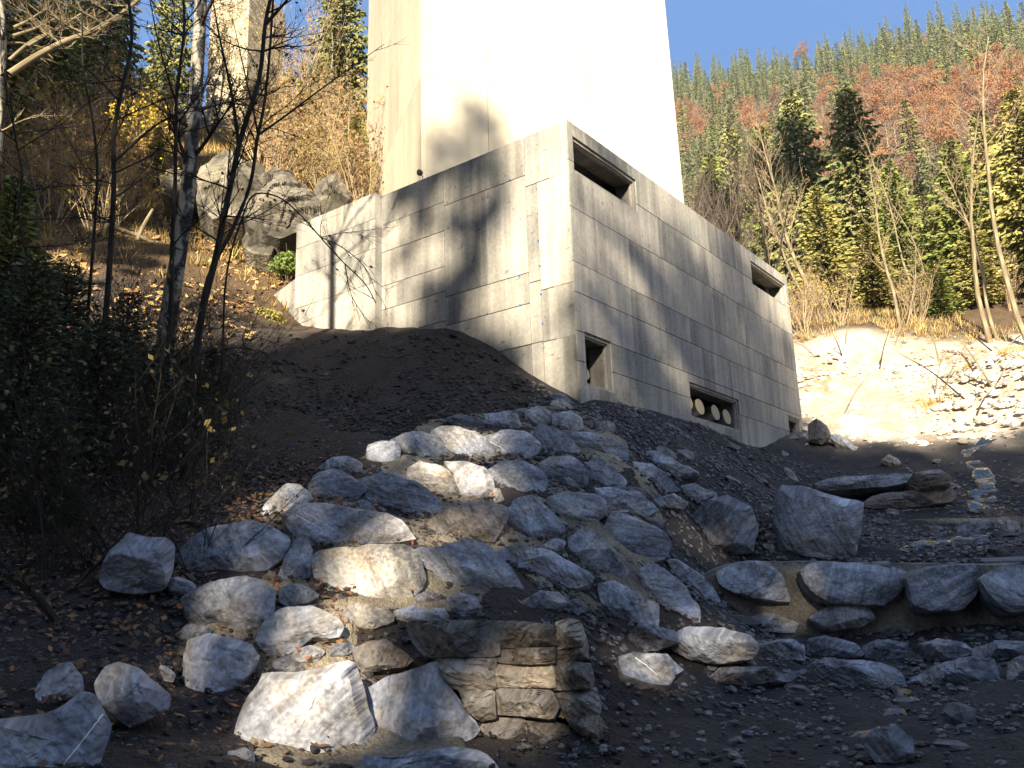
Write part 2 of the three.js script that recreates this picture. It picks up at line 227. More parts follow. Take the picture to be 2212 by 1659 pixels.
const leafy = (tr = 0.35) => new THREE.MeshPhysicalMaterial({ vertexColors: true, color: 0xffffff, roughness: 0.9, transmission: tr, thickness: 0, side: THREE.DoubleSide });
M.leaf = leafy(0.3); M.needle = std({ vertexColors: true, color: 0xffffff, roughness: 0.85, side: THREE.DoubleSide });
M.water = new THREE.MeshPhysicalMaterial({ color: lin(0.02, 0.025, 0.03), roughness: 0.1, bumpMap: rep(T.soilBump, 0.8), bumpScale: 0.3, ior: 1.33, specularIntensity: 1, clearcoat: 1, clearcoatRoughness: 0.05 });
M.steel = std({ color: lin(0.56, 0.57, 0.58), metalness: 1, roughness: 0.32 });
M.cap = std({ color: lin(0.42, 0.34, 0.2), roughness: 0.7 });
M.black = std({ color: lin(0.02, 0.02, 0.022), roughness: 0.5 });
M.white = std({ color: lin(0.78, 0.78, 0.76), roughness: 0.6 });
M.blue = std({ color: lin(0.04, 0.12, 0.45), roughness: 0.5 });
M.holeShade = std({ color: lin(0.2, 0.2, 0.2), roughness: 0.6 });  // dark grey painted for the shade inside open tie holes
// ---------------------------------------------------------------- ground sheet
{
  const P = [], C = [], U = [], I = [], NA = 620, R = []; const EDGE = [];
  for (let r = 1.2; r < 62; r *= 1.0135 + 0.0035 * sm(30, 5, r) * 0) R.push(r);
  for (let r = 62; r < 760; r *= 1.03) R.push(r);
  // finer steps of azimuth in front of the camera
  const az = []; for (let i = 0; i <= NA; i++) { const s = i / NA * 2 - 1; az.push(0.05 + Math.sign(s) * (Math.abs(s) < 0.82 ? Math.abs(s) / 0.82 * 0.85 : 0.85 + (Math.abs(s) - 0.82) / 0.18 * (Math.PI - 0.85))); }
  for (const r of R) for (const a of az) {
    const x = Math.sin(a) * r, z = -Math.cos(a) * r; let y = landH(x, z);
    const [pa, pb] = ab(V(x, 0, z)), inBox = pa > 0.2 && pa < 8 && pb > 0.2 && pb < 12.2;
    if (inBox) y = Math.min(y, 4.6);
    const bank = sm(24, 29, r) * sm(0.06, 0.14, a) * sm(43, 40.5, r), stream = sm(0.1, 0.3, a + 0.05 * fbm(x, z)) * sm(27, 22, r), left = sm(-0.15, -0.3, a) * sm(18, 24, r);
    y += 0.08 * sm(0.1, -0.05, a) * fbm(x * 0.8, z * 0.8, 41, 4) * sm(7, 9, r) + 0.05 * fbm(x * 1.1, z * 1.1, 1, 4) + 0.035 * fbm(x * 4, z * 4, 7, 3) + (0.03 + 0.05 * stream) * Math.max(0, fbm(x * 3.2, z * 3.2, 5, 3)) + bank * (0.5 * fbm(x / 2.2, z / 2.2, 9, 5)) + 0.4 * left * fbm(x / 3, z / 3, 11, 4);
    P.push(x, y, z); U.push(x, z);
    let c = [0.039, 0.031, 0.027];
    const mix = (k, q) => { c = c.map((v, i) => lerp(v, q[i], k)); };
    const n = fbm(x * 0.7, z * 0.7, 13, 4), n2 = fbm(x / 3, z / 3, 17, 4);
    mix(stream * 0.8, [0.042, 0.040, 0.042]);
    mix(0.7 * sm(0.05, 0.3, n) * sm(-0.1, -0.2, a), [0.047, 0.032, 0.022]);
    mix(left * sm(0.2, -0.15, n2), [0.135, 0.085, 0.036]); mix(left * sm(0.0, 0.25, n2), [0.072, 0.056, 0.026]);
    mix(bank, [0.56, 0.49, 0.37]); mix(bank * sm(0.12, 0.3, n2) * 0.8, [0.40, 0.29, 0.17]); mix(bank * sm(0.1, 0.35, fbm(x / 1.3, z / 1.3, 23)), [0.68, 0.64, 0.57]);
    mix(sm(40.5, 43, r) * (1 - left), [0.11, 0.075, 0.04]);
    C.push(...c);
  }
  const W = NA + 1;
  for (let i = 0; i < R.length - 1; i++) for (let k = 0; k < NA; k++) { const a = i * W + k; I.push(a, a + W, a + 1, a + 1, a + W, a + W + 1); }
  // close the disc under the camera
  const c0 = P.length / 3; P.push(0, landH(0, 0), 0); U.push(0, 0); C.push(0.039, 0.031, 0.027); for (let k = 0; k < NA; k++) I.push(c0, k, k + 1);
  const g = new THREE.BufferGeometry(); g.setAttribute('position', new THREE.Float32BufferAttribute(P, 3)); g.setAttribute('color', new THREE.Float32BufferAttribute(C, 3)); g.setAttribute('uv', new THREE.Float32BufferAttribute(U, 2)); g.setIndex(I); g.computeVertexNormals();
  const n = g.attributes.normal; if (n.getY(W * 20 + 300) < 0) { for (let i = 0; i < I.length; i += 3) { const t = I[i + 1]; I[i + 1] = I[i + 2]; I[i + 2] = t; } g.setIndex(I); g.computeVertexNormals(); }
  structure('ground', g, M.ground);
}

// ---------------------------------------------------------------- concrete chamber round the foot of the pier
const TOP = 10.85, BASE = 4.2, WB = 12.4, WA = 5.34, WA2 = 8.22;
const chamber = thing('concrete_chamber', 'grey concrete chamber with slot windows round the foot of the tall pier', 'building');
const ev = new Evaluator(); ev.useGroups = false; ev.attributes = ['position', 'normal', 'uv'];
const P0 = V(CORNER.x, 0, CORNER.z);
const WIN = [[0.16, 2.78, 9.77, 10.56], [0.22, 1.22, 5.33, 6.40], [4.72, 7.58, 5.31, 6.17], [9.42, 12.18, 9.80, 10.56], [11.2, 12.2, 5.25, 6.26]];
const sub = (geo, cut) => { const a = new Brush(geo), b = new Brush(cut); a.updateMatrixWorld(); b.updateMatrixWorld(); const r = ev.evaluate(a, b, SUBTRACTION).geometry; r.computeVertexNormals && 0; return r; };
// frames: right face uses (dB, up, outward = -dA); left face uses (dA, up, outward = -dB)
const nR = dA.clone().negate(), nL = dB.clone().negate(), TH = 0.5, PT = 0.035;
const boxR = (...a) => frameBox(P0, dB, UP, nR, ...a), boxL = (...a) => { const g = frameBox(P0, dA, UP, nL, ...a); const ix = g.index; if (ix) { const q = ix.array; for (let i = 0; i < q.length; i += 3) { const t = q[i]; q[i] = q[i + 1]; q[i + 1] = t; } } else { for (const k of ['position', 'normal', 'uv']) { const at_ = g.attributes[k], n = at_.itemSize, arr = at_.array; for (let i = 0; i < at_.count; i += 3) for (let j = 0; j < n; j++) { const t = arr[i * n + j]; arr[i * n + j] = arr[(i + 1) * n + j]; arr[(i + 1) * n + j] = t; } } } return g; };
{
  // right wall core with its openings, then the other walls and the roof
  let g = boxR(0, WB, BASE, TOP - 0.004, -TH, -PT);
  for (const [u0, u1, y0, y1] of WIN) g = sub(g, boxR(u0 + 0.07, u1 - 0.07, y0 + 0.05, y1 - 0.07, -TH - 0.2, 0.2));
  part('wall', g, M.core, chamber);
  part('wall', boxL(TH, WA2, BASE, TOP - 0.004, -TH, -PT), M.core, chamber);
  part('wall', boxR(TH, WB - TH, BASE, TOP - 0.004, -WA2, -WA2 + TH), M.core, chamber);
  part('wall', boxR(WB - TH + 0.002, WB - PT, BASE, TOP - 0.004, -WA2, -TH - 0.002), M.core, chamber);
  part('roof', boxR(TH, WB - TH - 0.02, 10.62, 10.8, -WA2 + TH + 0.01, -TH - 0.01), M.core, chamber);
  part('floor', boxR(TH, WB - TH - 0.02, 4.3, 4.6, -WA2 + TH + 0.01, -TH - 0.01), M.core, chamber);
  // formwork panels of the right face, one slab each, joints left open between them
  const rows = [BASE, 5.77, 6.37, 7.16, 7.79, 8.95, 9.96, TOP], r = rng(4);
  const cols = [[-PT, 4.7, 7.62, 11.15, WB], [-PT, 0.22, 1.22, 4.7, 7.62, WB], [-PT, 4.4, 10.2, WB], [-PT, 5.0, 10.2, WB], [-PT, 2.25, 8.5, WB], [-PT, 2.85, 8.5, WB], [-PT, 3.86, 8.52, WB]];
  for (let k = 0; k < rows.length - 1; k++) for (let i = 0; i < cols[k].length - 1; i++) {
    const u0 = cols[k][i], u1 = cols[k][i + 1], y0 = rows[k], y1 = rows[k + 1], e = 0.011, pr = 0.006 * r(), tight = e * (0.45 + 0.55 * r());
    if (k === 1 && i === 1) continue;
    let p = boxR(u0 + (i ? 0.004 : 0), u1 - 0.004, y0 + tight, y1 - tight * (k < 6 ? 1 : 0), -PT, pr);
    for (const [a, b, c, d] of WIN) if (a < u1 && b > u0 && c < y1 && d > y0) p = sub(p, boxR(a, b, c, d, -0.3, 0.3));
    part('concrete_panel', p, M.concrete[Math.floor(r() * 4)], chamber);
  }
  // left face: panel columns between the two upright joints, then the strip at the corner
  const lc = [[PT * 0 , 0.82, [BASE, 6.3, 7.38, 9.72, TOP]], [0.82, 1.11, [BASE, 6.32, 7.6, 9.72, TOP]], [1.11, 3.37, [BASE, 6.32, 7.18, 7.83, 9.99, TOP]], [3.37, WA, [BASE, 7.3, 7.975, 8.55, 9.4, 10.09, TOP]]];
  for (const [a0, a1, ys] of lc) for (let k = 0; k < ys.length - 1; k++) { const e = 0.004 + 0.009 * r(), pr = 0.006 * r(); part('concrete_panel', boxL(a0 + 0.005, a1 - 0.005, ys[k] + e, ys[k + 1] - (k === ys.length - 2 ? 0 : e), -PT + 0.001, pr - 0.001), M.concrete[Math.floor(r() * 4)], chamber); }
  // the thicker wing at the far end of the left face
  const wy = [BASE, 8.6, 9.45, 10.2, TOP + 0.02];
  part('wall', boxL(WA + 0.012, WA2 - 0.01, BASE, TOP - 0.006, -PT, 0.19), M.core, chamber);
  for (let k = 0; k < 4; k++) part('concrete_panel', boxL(WA, WA2, wy[k] + 0.006, wy[k + 1] - 0.006, 0.192, 0.22), M.concrete[(k * 3 + 2) % 4], chamber);
  part('concrete_panel', boxL(WA - 0.004, WA + 0.01, BASE, TOP, 0.0, 0.2), M.concrete[1], chamber);
  // tie holes with blue plugs; open ones are discs painted dark for the shade inside
  const holes = [[0.83, 8.45, 1], [0.82, 7.9, 1], [0.82, 7.3, 1], [0.81, 6.68, 1], [0.81, 6.2, 0], [0.82, 9.6, 0], [0.82, 9.05, 0], [1.35, 7.83, 1], [2.1, 7.84, 0], [1.35, 7.19, 1], [2.2, 7.19, 1], [3.2, 9.99, 0], [2.4, 9.99, 0], [1.5, 10.0, 1], [3.25, 9.42, 0], [4.7, 9.4, 0], [4.72, 8.55, 0], [3.9, 8.55, 0], [4.75, 7.98, 0], [3.8, 10.09, 0], [4.75, 10.09, 0], [6.3, 10.2, 1], [6.3, 9.45, 1], [7.4, 10.2, 0]];
  const hg = new THREE.CylinderGeometry(0.02, 0.02, 0.02, 10).rotateX(Math.PI / 2);
  for (const [a, y, b] of holes) { const m = part('tie_hole_disc', hg, b ? M.blue : M.holeShade, chamber); m.position.copy(P0).addScaledVector(dA, a).addScaledVector(UP, y).addScaledVector(nL, a > WA ? 0.222 : 0.006); m.lookAt(m.position.clone().add(nL)); }
  const hr = [[2.9, 9.25, 0], [3.1, 6.4, 0], [6.4, 6.38, 0], [2.2, 5.78, 0], [3.6, 5.78, 0], [2.3, 7.15, 0], [5.1, 7.8, 0]];
  for (const [u, y] of hr) { const m = part('tie_hole_disc', hg, M.holeShade, chamber); m.position.copy(P0).addScaledVector(dB, u).addScaledVector(UP, y).addScaledVector(nR, 0.006); m.lookAt(m.position.clone().add(nR)); }
  // window frames: recessed reveal bands and rough sills
  for (const [u0, u1, y0, y1] of WIN) {
    const w = part('window', boxR(u0 + 0.002, u1 - 0.002, y0 + 0.002, y0 + 0.05, -TH - 0.02, -0.012), M.concrete[0], chamber);
    part('frame', boxR(u0 + 0.03, u1 - 0.03, y1 - 0.1, y1 - 0.045, -0.14, -0.07), M.concrete[2], w);
    part('frame', boxR(u1 - 0.1, u1 - 0.045, y0 + 0.055, y1 - 0.105, -0.14, -0.07), M.concrete[2], w);
    part('frame', boxR(u0 + 0.045, u0 + 0.1, y0 + 0.055, y1 - 0.105, -0.14, -0.07), M.concrete[2], w);
  }
}
// low wall that runs on from the wing down into the bank
{
  const s = new THREE.Shape(); for (const [i, [a, y]] of [[8.24, 7.2], [10.1, 7.2], [10.1, 8.75], [9.85, 8.98], [8.24, 9.42]].entries()) i ? s.lineTo(a, y) : s.moveTo(a, y);
  const g = new THREE.ExtrudeGeometry(s, { depth: 0.35, bevelEnabled: false }); g.applyMatrix4(new THREE.Matrix4().makeBasis(dA, UP, nL).setPosition(P0.clone().addScaledVector(nL, -0.15)));
  single('low_wall', flip(g), M.concrete[2], 'low pale concrete wall with sloping top at the end of the chamber', 'wall');
}
// ---------------------------------------------------------------- viaduct piers and deck
const PD = V(0.9397, 0, -0.342), PN = V(0.342, 0, 0.9397), PC = V(-2.177, 0, -20.889), PH = 51, PW = 7.9, PL = 8.53;
{
  const pier = thing('bridge_pier', 'tall smooth concrete bridge pier rising out of the chamber, glaring in sun', 'pier');
  const TAP = 0.008, y0 = 5, pt = (u, y, d) => { const h = y - 11, k = TAP * h; return PC.clone().addScaledVector(PD, lerp(k, PW - k, u)).addScaledVector(PN, -lerp(k, PL - k, d)).setY(y); };
  const slab = (u0, u1, ya, yb, d0, d1, out) => { // panel on a face: corners pushed outward
    const c = [[u0, ya, d0], [u1, ya, d1], [u1, yb, d1], [u0, yb, d0]].map((q) => pt(...q)), uv = [0, ya, c[0].distanceTo(c[1]), ya, c[0].distanceTo(c[1]), yb, 0, yb], s = new Soup(), t = out.clone().multiplyScalar(0.03), o = c.map((q) => q.clone().add(t));
    const mid = o[0].clone().add(o[2]).multiplyScalar(0.5), sh = o.map((q) => q.clone().lerp(mid, 0.0)); s.quad(sh[0], sh[1], sh[2], sh[3], null, uv);
    for (let i = 0; i < 4; i++) { const j = (i + 1) % 4; s.quad(c[i], c[j], o[j], o[i], null, [0, 0, 0.1, 0, 0.1, 0.1, 0, 0.1]); } return s.geo();
  };
  const core = new Soup(), q = (a) => pt(...a);
  const loop = [[0, 0], [1, 0], [1, 1], [0, 1]];
  for (let i = 0; i < 4; i++) { const [u, d] = loop[i], [u2, d2] = loop[(i + 1) % 4]; core.quad(q([u, y0, d]), q([u2, y0, d2]), q([u2, PH, d2]), q([u, PH, d]), null, [0, y0, 6, y0, 6, PH, 0, PH]); }
  core.quad(...loop.map(([u, d]) => q([u, PH, d])), null, [0, 0, 6, 0, 6, 6, 0, 6]);
  part('shaft', core.geo(), M.pier[0], pier);
  const r = rng(9), us = [0.012, 0.235, 0.62, 0.99];
  for (let k = 0; k < 6; k++) {
    const ya = 7 + k * 4.1, yb = ya + 4.09;
    for (let i = 0; i < 3; i++) part('concrete_panel', slab(us[i] + 0.0008, us[i + 1] - 0.0008, ya, yb, 0, 0, PN), M.pier[Math.floor(r() * 3)], pier);
    for (let i = 0; i < 3; i++) part('concrete_panel', slab(0, 0, ya, yb, (i + 1) / 3 - 0.0008, i / 3 + 0.0008, PD.clone().negate()), M.pier[Math.floor(r() * 3)], pier);
  }
  // older masonry pier on the slope behind, flaring at the top where its arch springs
  const far = at(527, 300, 60), f = thing('masonry_pier', 'old pale masonry viaduct pier standing among the trees on the slope', 'pier', V(far.x, landH(far.x, far.z) - 2, far.z));
  const s = new Soup(), prof = [[0, 1.9], [8, 1.8], [15, 1.72], [24, 1.68]];
  const ex = V(0.94, 0, 0.34), ez = V(-0.34, 0, 0.94);
  for (let i = 0; i < prof.length - 1; i++) { const [ya, wa] = prof[i], [yb, wb] = prof[i + 1]; const ring = (y, w) => [[-1, 1], [1, 1], [1, -1], [-1, -1]].map(([a, b]) => ex.clone().multiplyScalar(a * w).addScaledVector(ez, b * 2.2).setY(y)); const A = ring(ya, wa), B = ring(yb, wb); for (let k = 0; k < 4; k++) { const n = (k + 1) % 4, L = A[k].distanceTo(A[n]) / 3.2; s.quad(A[k], A[n], B[n], B[k], null, [0, ya / 4, L, ya / 4, L, yb / 4, 0, yb / 4]); } }
  part('shaft', s.geo(), M.stonework, f);
  // the deck overhead: out of frame, its shadow bars the spruces
  const c = pt(0.5, PH, 0.5), dir = V(far.x - c.x, 0, far.z - c.z).normalize(), side = V(dir.z, 0, -dir.x), deck = thing('viaduct_deck', 'long concrete viaduct deck carried by the tall pier', 'bridge');
  part('girder', frameBox(c.clone().setY(0), dir, UP, side, -70, 36, PH - 0.02, PH + 2.2, -1.9, 1.9), M.core, deck);
  part('deck_slab', frameBox(c.clone().setY(0), dir, UP, side, -70, 36, PH + 2.21, PH + 2.7, -3.4, 3.4), M.core, deck);
}
// ---------------------------------------------------------------- stones
// A stone from its outline on a face (origin o, axes ex, ey, outward n, outline points in metres): a broken, chipped block
function stoneGeo(pts, H, back, seed, o = {}) {
  const r = rng(seed), M_ = o.m ?? 52, K = o.k ?? 13, n = pts.length; let cx = 0, cy = 0, A = 0;
  for (let i = 0; i < n; i++) { const [x0, y0] = pts[i], [x1, y1] = pts[(i + 1) % n], c = x0 * y1 - x1 * y0; A += c; cx += (x0 + x1) * c; cy += (y0 + y1) * c; }
  cx /= 3 * A; cy /= 3 * A; A = Math.abs(A / 2); const S = Math.sqrt(A);
  // boundary radius by angle
  const rad = (th) => { const dx = Math.cos(th), dy = Math.sin(th); let best = 0; for (let i = 0; i < n; i++) { const ax = pts[i][0] - cx, ay = pts[i][1] - cy, bx = pts[(i + 1) % n][0] - cx - ax, by = pts[(i + 1) % n][1] - cy - ay, den = dx * by - dy * bx; if (Math.abs(den) < 1e-9) continue; const t = (ax * by - ay * bx) / den, s = (ax * dy - ay * dx) / den; if (t > 0 && s >= -1e-6 && s <= 1 + 1e-6) best = Math.max(best, t); } return best || S * 0.5; };
  const ch = []; for (let i = 0; i < (o.cuts ?? 5); i++) { const a = r() * 6.283; ch.push([Math.cos(a), Math.sin(a), 0.10 + 0.5 * r(), 0.35 + 0.9 * r()]); }
  const sl = [(r() - 0.5) * 0.35, (r() - 0.5) * 0.35], str = r() * 3.14, strata = o.strata ?? 0.5, pw = o.pw ?? (5 + 4 * r());
  const P = [], U = [], I = []; const z0 = seed * 3.7;
  const put = (x, y, w) => { const e = 0.022 * S; const nx = noise(x * 5 / Math.sqrt(S) + z0, y * 5 / Math.sqrt(S), w * 5) * e, ny = noise(x * 5 + 9, y * 5 + z0, w * 5) * e; P.push(x + nx, y + ny, w + 0.7 * e * noise(x * 9, y * 9 + z0, w * 9)); };
  // broken faces: every edge of the outline carries a sloping facet, the crown is cut by a few tilted planes
  const es = pts.map(() => (o.soft ? 0.9 : 0.8) + 2.4 * r() * r()), crown = [0, 1, 2].map(() => [(r() - 0.5) * 0.9, (r() - 0.5) * 0.9, (r() - 0.5) * 0.25]), e0 = (o.edge ?? 0.3) * H;
  const top = (x, y, f) => {
    const u = (x - cx) / S, v = (y - cy) / S; let h = H * (1.15 + sl[0] * u + sl[1] * v), m = 1e9;
    for (const [a, b, c] of crown) h = Math.min(h, H * (1.12 + c + a * u * 1.2 + b * v * 1.2));
    for (let i = 0; i < n; i++) { const ax = pts[i][0], ay = pts[i][1], bx = pts[(i + 1) % n][0] - ax, by = pts[(i + 1) % n][1] - ay, t = clamp(((x - ax) * bx + (y - ay) * by) / (bx * bx + by * by)), d = Math.hypot(x - ax - t * bx, y - ay - t * by); m = Math.min(m, d * es[i]); }
    h = Math.min(h, e0 + m);
    for (const [a, b, d, s] of ch.slice(0, o.cuts ?? 3)) h = Math.min(h, H * (1.2 - Math.max(0, a * u + b * v - d + 0.3) * s * 2.2));
    const q = (u * Math.cos(str) + v * Math.sin(str)) * 5 + 0.8 * noise(u * 2 + z0, v * 2); h += H * strata * 0.16 * (Math.floor(q) - q + 0.5) * (0.6 + 0.7 * noise(u * 3, v * 3, z0));
    h += H * 0.16 * fbm(u * 3 + z0, v * 3, 1, 4) + 0.012 * fbm(u * 14, v * 14, z0, 2);
    return Math.max(h, 0.02 * H);
  };
  P.push(cx, cy, top(cx, cy, 0)); 
  const th = [], R = []; for (let m = 0; m < M_; m++) { const a = m / M_ * 2 * Math.PI; th.push(a); R.push(rad(a) * (1 + 0.03 * noise(Math.cos(a) * 4 + z0, Math.sin(a) * 4))); }
  for (let k = 1; k <= K; k++) { const f = Math.pow(k / K, 0.8); for (let m = 0; m < M_; m++) { const x = cx + Math.cos(th[m]) * R[m] * f, y = cy + Math.sin(th[m]) * R[m] * f; put(x, y, top(x, y, f)); } }
  for (const [f, w] of [[1.0, -back * 0.25], [0.96, -back * 0.6], [0.8, -back]]) for (let m = 0; m < M_; m++) put(cx + Math.cos(th[m]) * R[m] * f, cy + Math.sin(th[m]) * R[m] * f, w);
  const bc = P.length / 3; P.push(cx, cy, -back * 1.05);
  for (let m = 0; m < M_; m++) { const m2 = (m + 1) % M_; I.push(0, 1 + m, 1 + m2); for (let k = 0; k < K + 2; k++) { const a = 1 + k * M_ + m, b = 1 + k * M_ + m2; I.push(a, a + M_, b, b, a + M_, b + M_); } const l = 1 + (K + 2) * M_; I.push(bc, l + m2, l + m); }
  const rot = r() * 6.28, cr = Math.cos(rot), sr = Math.sin(rot), ox = r() * 5, oy = r() * 5; for (let i = 0; i < P.length; i += 3) { const x = P[i] + P[i + 2] * 0.5, y = P[i + 1] + P[i + 2] * 0.7; U.push(x * cr - y * sr + ox, x * sr + y * cr + oy); }
  const g = new THREE.BufferGeometry(); g.setAttribute('position', new THREE.Float32BufferAttribute(P, 3)); g.setAttribute('uv', new THREE.Float32BufferAttribute(U, 2)); g.setIndex(I);
  return toCreasedNormals(g, 0.38);
}
// outline points in picture coordinates of one of four enlargements of the survey
const CROP = { a: [800, 1250, 1200 / 2212], b: [0, 1648, 1066 / 2212], c: [700, 1900, 1300 / 2212], d: [1800, 1400, 1464 / 2212], e: [500, 0, 700 / 1659], v: [0, 0, 3264 / 2212] };
const conv = (k, x, y) => { const [ox, oy, s] = CROP[k]; return [(ox + x * s) / 3264 * 2212, (oy + y * s) / 3264 * 2212]; };
// place a stone: outline -> local face through the ground point at its middle
function placeStone(k, outline, o = {}) {
  const px = []; for (let i = 0; i < outline.length; i += 2) px.push(conv(k, outline[i], outline[i + 1]));
  let mx = 0, my = 0, lo = -1e9; for (const [x, y] of px) { mx += x / px.length; my += y / px.length; lo = Math.max(lo, y); }
  const hit = o.D ? at(mx, my, o.D) : landHit(mx, o.foot ? lo - 4 : my); if (o.foot && !o.D) { const D = Math.hypot(hit.x, hit.z); hit.copy(at(mx, my, D)); }
  const toEye = EYE.clone().sub(hit).normalize(), nn = o.n ? o.n.clone() : landN(hit.x, hit.z, 0.4).multiplyScalar(1 - (o.face ?? 0.45)).addScaledVector(toEye, o.face ?? 0.45).normalize();
  const c = hit.addScaledVector(nn, o.lift ?? 0.13), ex = UP.clone().cross(nn).normalize(), ey = nn.clone().cross(ex).normalize();
  const pts = px.map(([x, y]) => { const d = ray(x, y), t = c.clone().sub(EYE).dot(nn) / d.dot(nn), q = EYE.clone().addScaledVector(d, t).sub(c); return [q.dot(ex), q.dot(ey)]; }); { const mx_ = pts.reduce((a, p) => a + p[0], 0) / pts.length, my_ = pts.reduce((a, p) => a + p[1], 0) / pts.length, f = o.grow ?? 1.1; for (const p of pts) { p[0] = mx_ + (p[0] - mx_) * f; p[1] = my_ + (p[1] - my_) * f; } }
  let area = 0; for (let i = 0; i < pts.length; i++) { const a = pts[i], b = pts[(i + 1) % pts.length]; area += a[0] * b[1] - a[1] * b[0]; } if (area < 0) pts.reverse();
  return { pts, c, ex, ey, nn, S: Math.sqrt(Math.abs(area) / 2) };
}
function setStone(m, q) { m.position.copy(q.c); m.quaternion.setFromRotationMatrix(new THREE.Matrix4().makeBasis(q.ex, q.ey, q.nn)); return m; }
let stoneSeed = 1;
function wallStone(parent, k, tone, outline, o = {}) {
  { const px = []; for (let i = 0; i < outline.length; i += 2) px.push(conv(k, outline[i], outline[i + 1])); TAKEN.push(px); }
  const q = placeStone(k, outline, o), s = stoneSeed++, H = o.h ?? clamp(q.S * (0.22 + 0.10 * hash(s, 1, 1)), 0.08, 0.28);
  const mats = M.rock[tone]; return setStone(part(o.name ?? 'stone', stoneGeo(q.pts, H, o.back ?? H * 2.2, s, o), mats[s % mats.length], parent), q);
}
// a white vein laid along the surface of a stone, through picture points
function vein(stone, pts, w = 0.006) {
  stone.updateWorldMatrix(true, false); const rc = new THREE.Raycaster(), inv = stone.matrixWorld.clone().invert(), out = [];
  for (let i = 0; i < pts.length - 1; i++) for (let k = 0; k < 8; k++) { const x = lerp(pts[i][0], pts[i + 1][0], k / 8) + 1.2 * noise(i * 3 + k * 0.9, 4), y = lerp(pts[i][1], pts[i + 1][1], k / 8) + 1.2 * noise(i * 3 + k * 0.9, 9); rc.set(EYE, ray(x, y)); const h = rc.intersectObject(stone, false)[0]; if (h) out.push(h.point.applyMatrix4(inv)); }
  if (out.length > 2) part('quartz_vein', tube(out, out.map((_, i) => w * (0.5 + 0.7 * hash(i, 3, 3))), 5), M.quartz, stone);
}
const BED = {}, TAKEN = [];
const wall = thing('stone_embankment', 'embankment of grey boulders set in sandy mortar below the concrete chamber', 'embankment');
// sandy mortar bed that holds the stones
{
  const edge = [[560, 1118], [640, 1062], [740, 1010], [800, 975], [880, 940], [970, 898], [1060, 880], [1130, 876], [1215, 880], [1290, 905], [1350, 950], [1400, 1010], [1440, 1080], [1445, 1160], [1430, 1240], [1420, 1320], [1360, 1330], [1260, 1335], [880, 1335], [780, 1360], [800, 1440], [860, 1480], [1020, 1600], [1000, 1659], [700, 1690], [520, 1640], [500, 1530], [560, 1460], [480, 1500], [400, 1450], [385, 1330], [372, 1230], [470, 1160]];
  const inside = (x, y) => { let c = false; for (let i = 0, j = edge.length - 1; i < edge.length; j = i++) { const [xi, yi] = edge[i], [xj, yj] = edge[j]; if (yi > y !== yj > y && x < (xj - xi) * (y - yi) / (yj - yi) + xi) c = !c; } return c; };
  const st = 0.09, id = {}, P = [], U = [], I = [], rim = {}, cells = {};
  const vert = (i, j) => { const key = i + ',' + j; if (id[key] === undefined) { const x = i * st, z = -j * st, y = landH(x, z) + 0.02 + 0.06 * fbm(x * 1.5, z * 1.5, 31, 4) + 0.05 * fbm(x * 5, z * 5, 33, 3) - (rim[key] ? 0.22 : 0); id[key] = P.length / 3; P.push(x, y, z); U.push(x, z * 1.15 + y * 0.6); } return id[key]; };
  for (let i = -70; i < 60; i++) for (let j = 60; j < 190; j++) { const x = (i + 0.5) * st, z = -(j + 0.5) * st, [px, py] = see(onLand(x, z)); const w = 14 * fbm(x * 2, z * 2, 35); if (inside(px + w, py + w)) cells[i + ',' + j] = [i, j]; }
  for (const [i, j] of Object.values(cells)) for (const [di, dj] of [[-1, 0], [1, 0], [0, -1], [0, 1], [1, 1], [-1, -1], [1, -1], [-1, 1]]) if (!cells[(i + di) + ',' + (j + dj)]) for (const [a, b] of [[0, 0], [1, 0], [0, 1], [1, 1]]) if ((di <= 0 || a) && (di >= 0 || !a) && (dj <= 0 || b) && (dj >= 0 || !b)) rim[(i + a) + ',' + (j + b)] = 1;
  for (const [i, j] of Object.values(cells)) { const a = vert(i, j), b = vert(i + 1, j), c = vert(i + 1, j + 1), d = vert(i, j + 1); if ((i + j) % 2) I.push(a, b, c, a, c, d); else I.push(a, b, d, b, c, d); }
  const g = new THREE.BufferGeometry(); g.setAttribute('position', new THREE.Float32BufferAttribute(P, 3)); g.setAttribute('uv', new THREE.Float32BufferAttribute(U, 2)); g.setIndex(I); g.computeVertexNormals();
  part('mortar_bed', g, M.mortar, wall);
  BED.inside = inside;
}
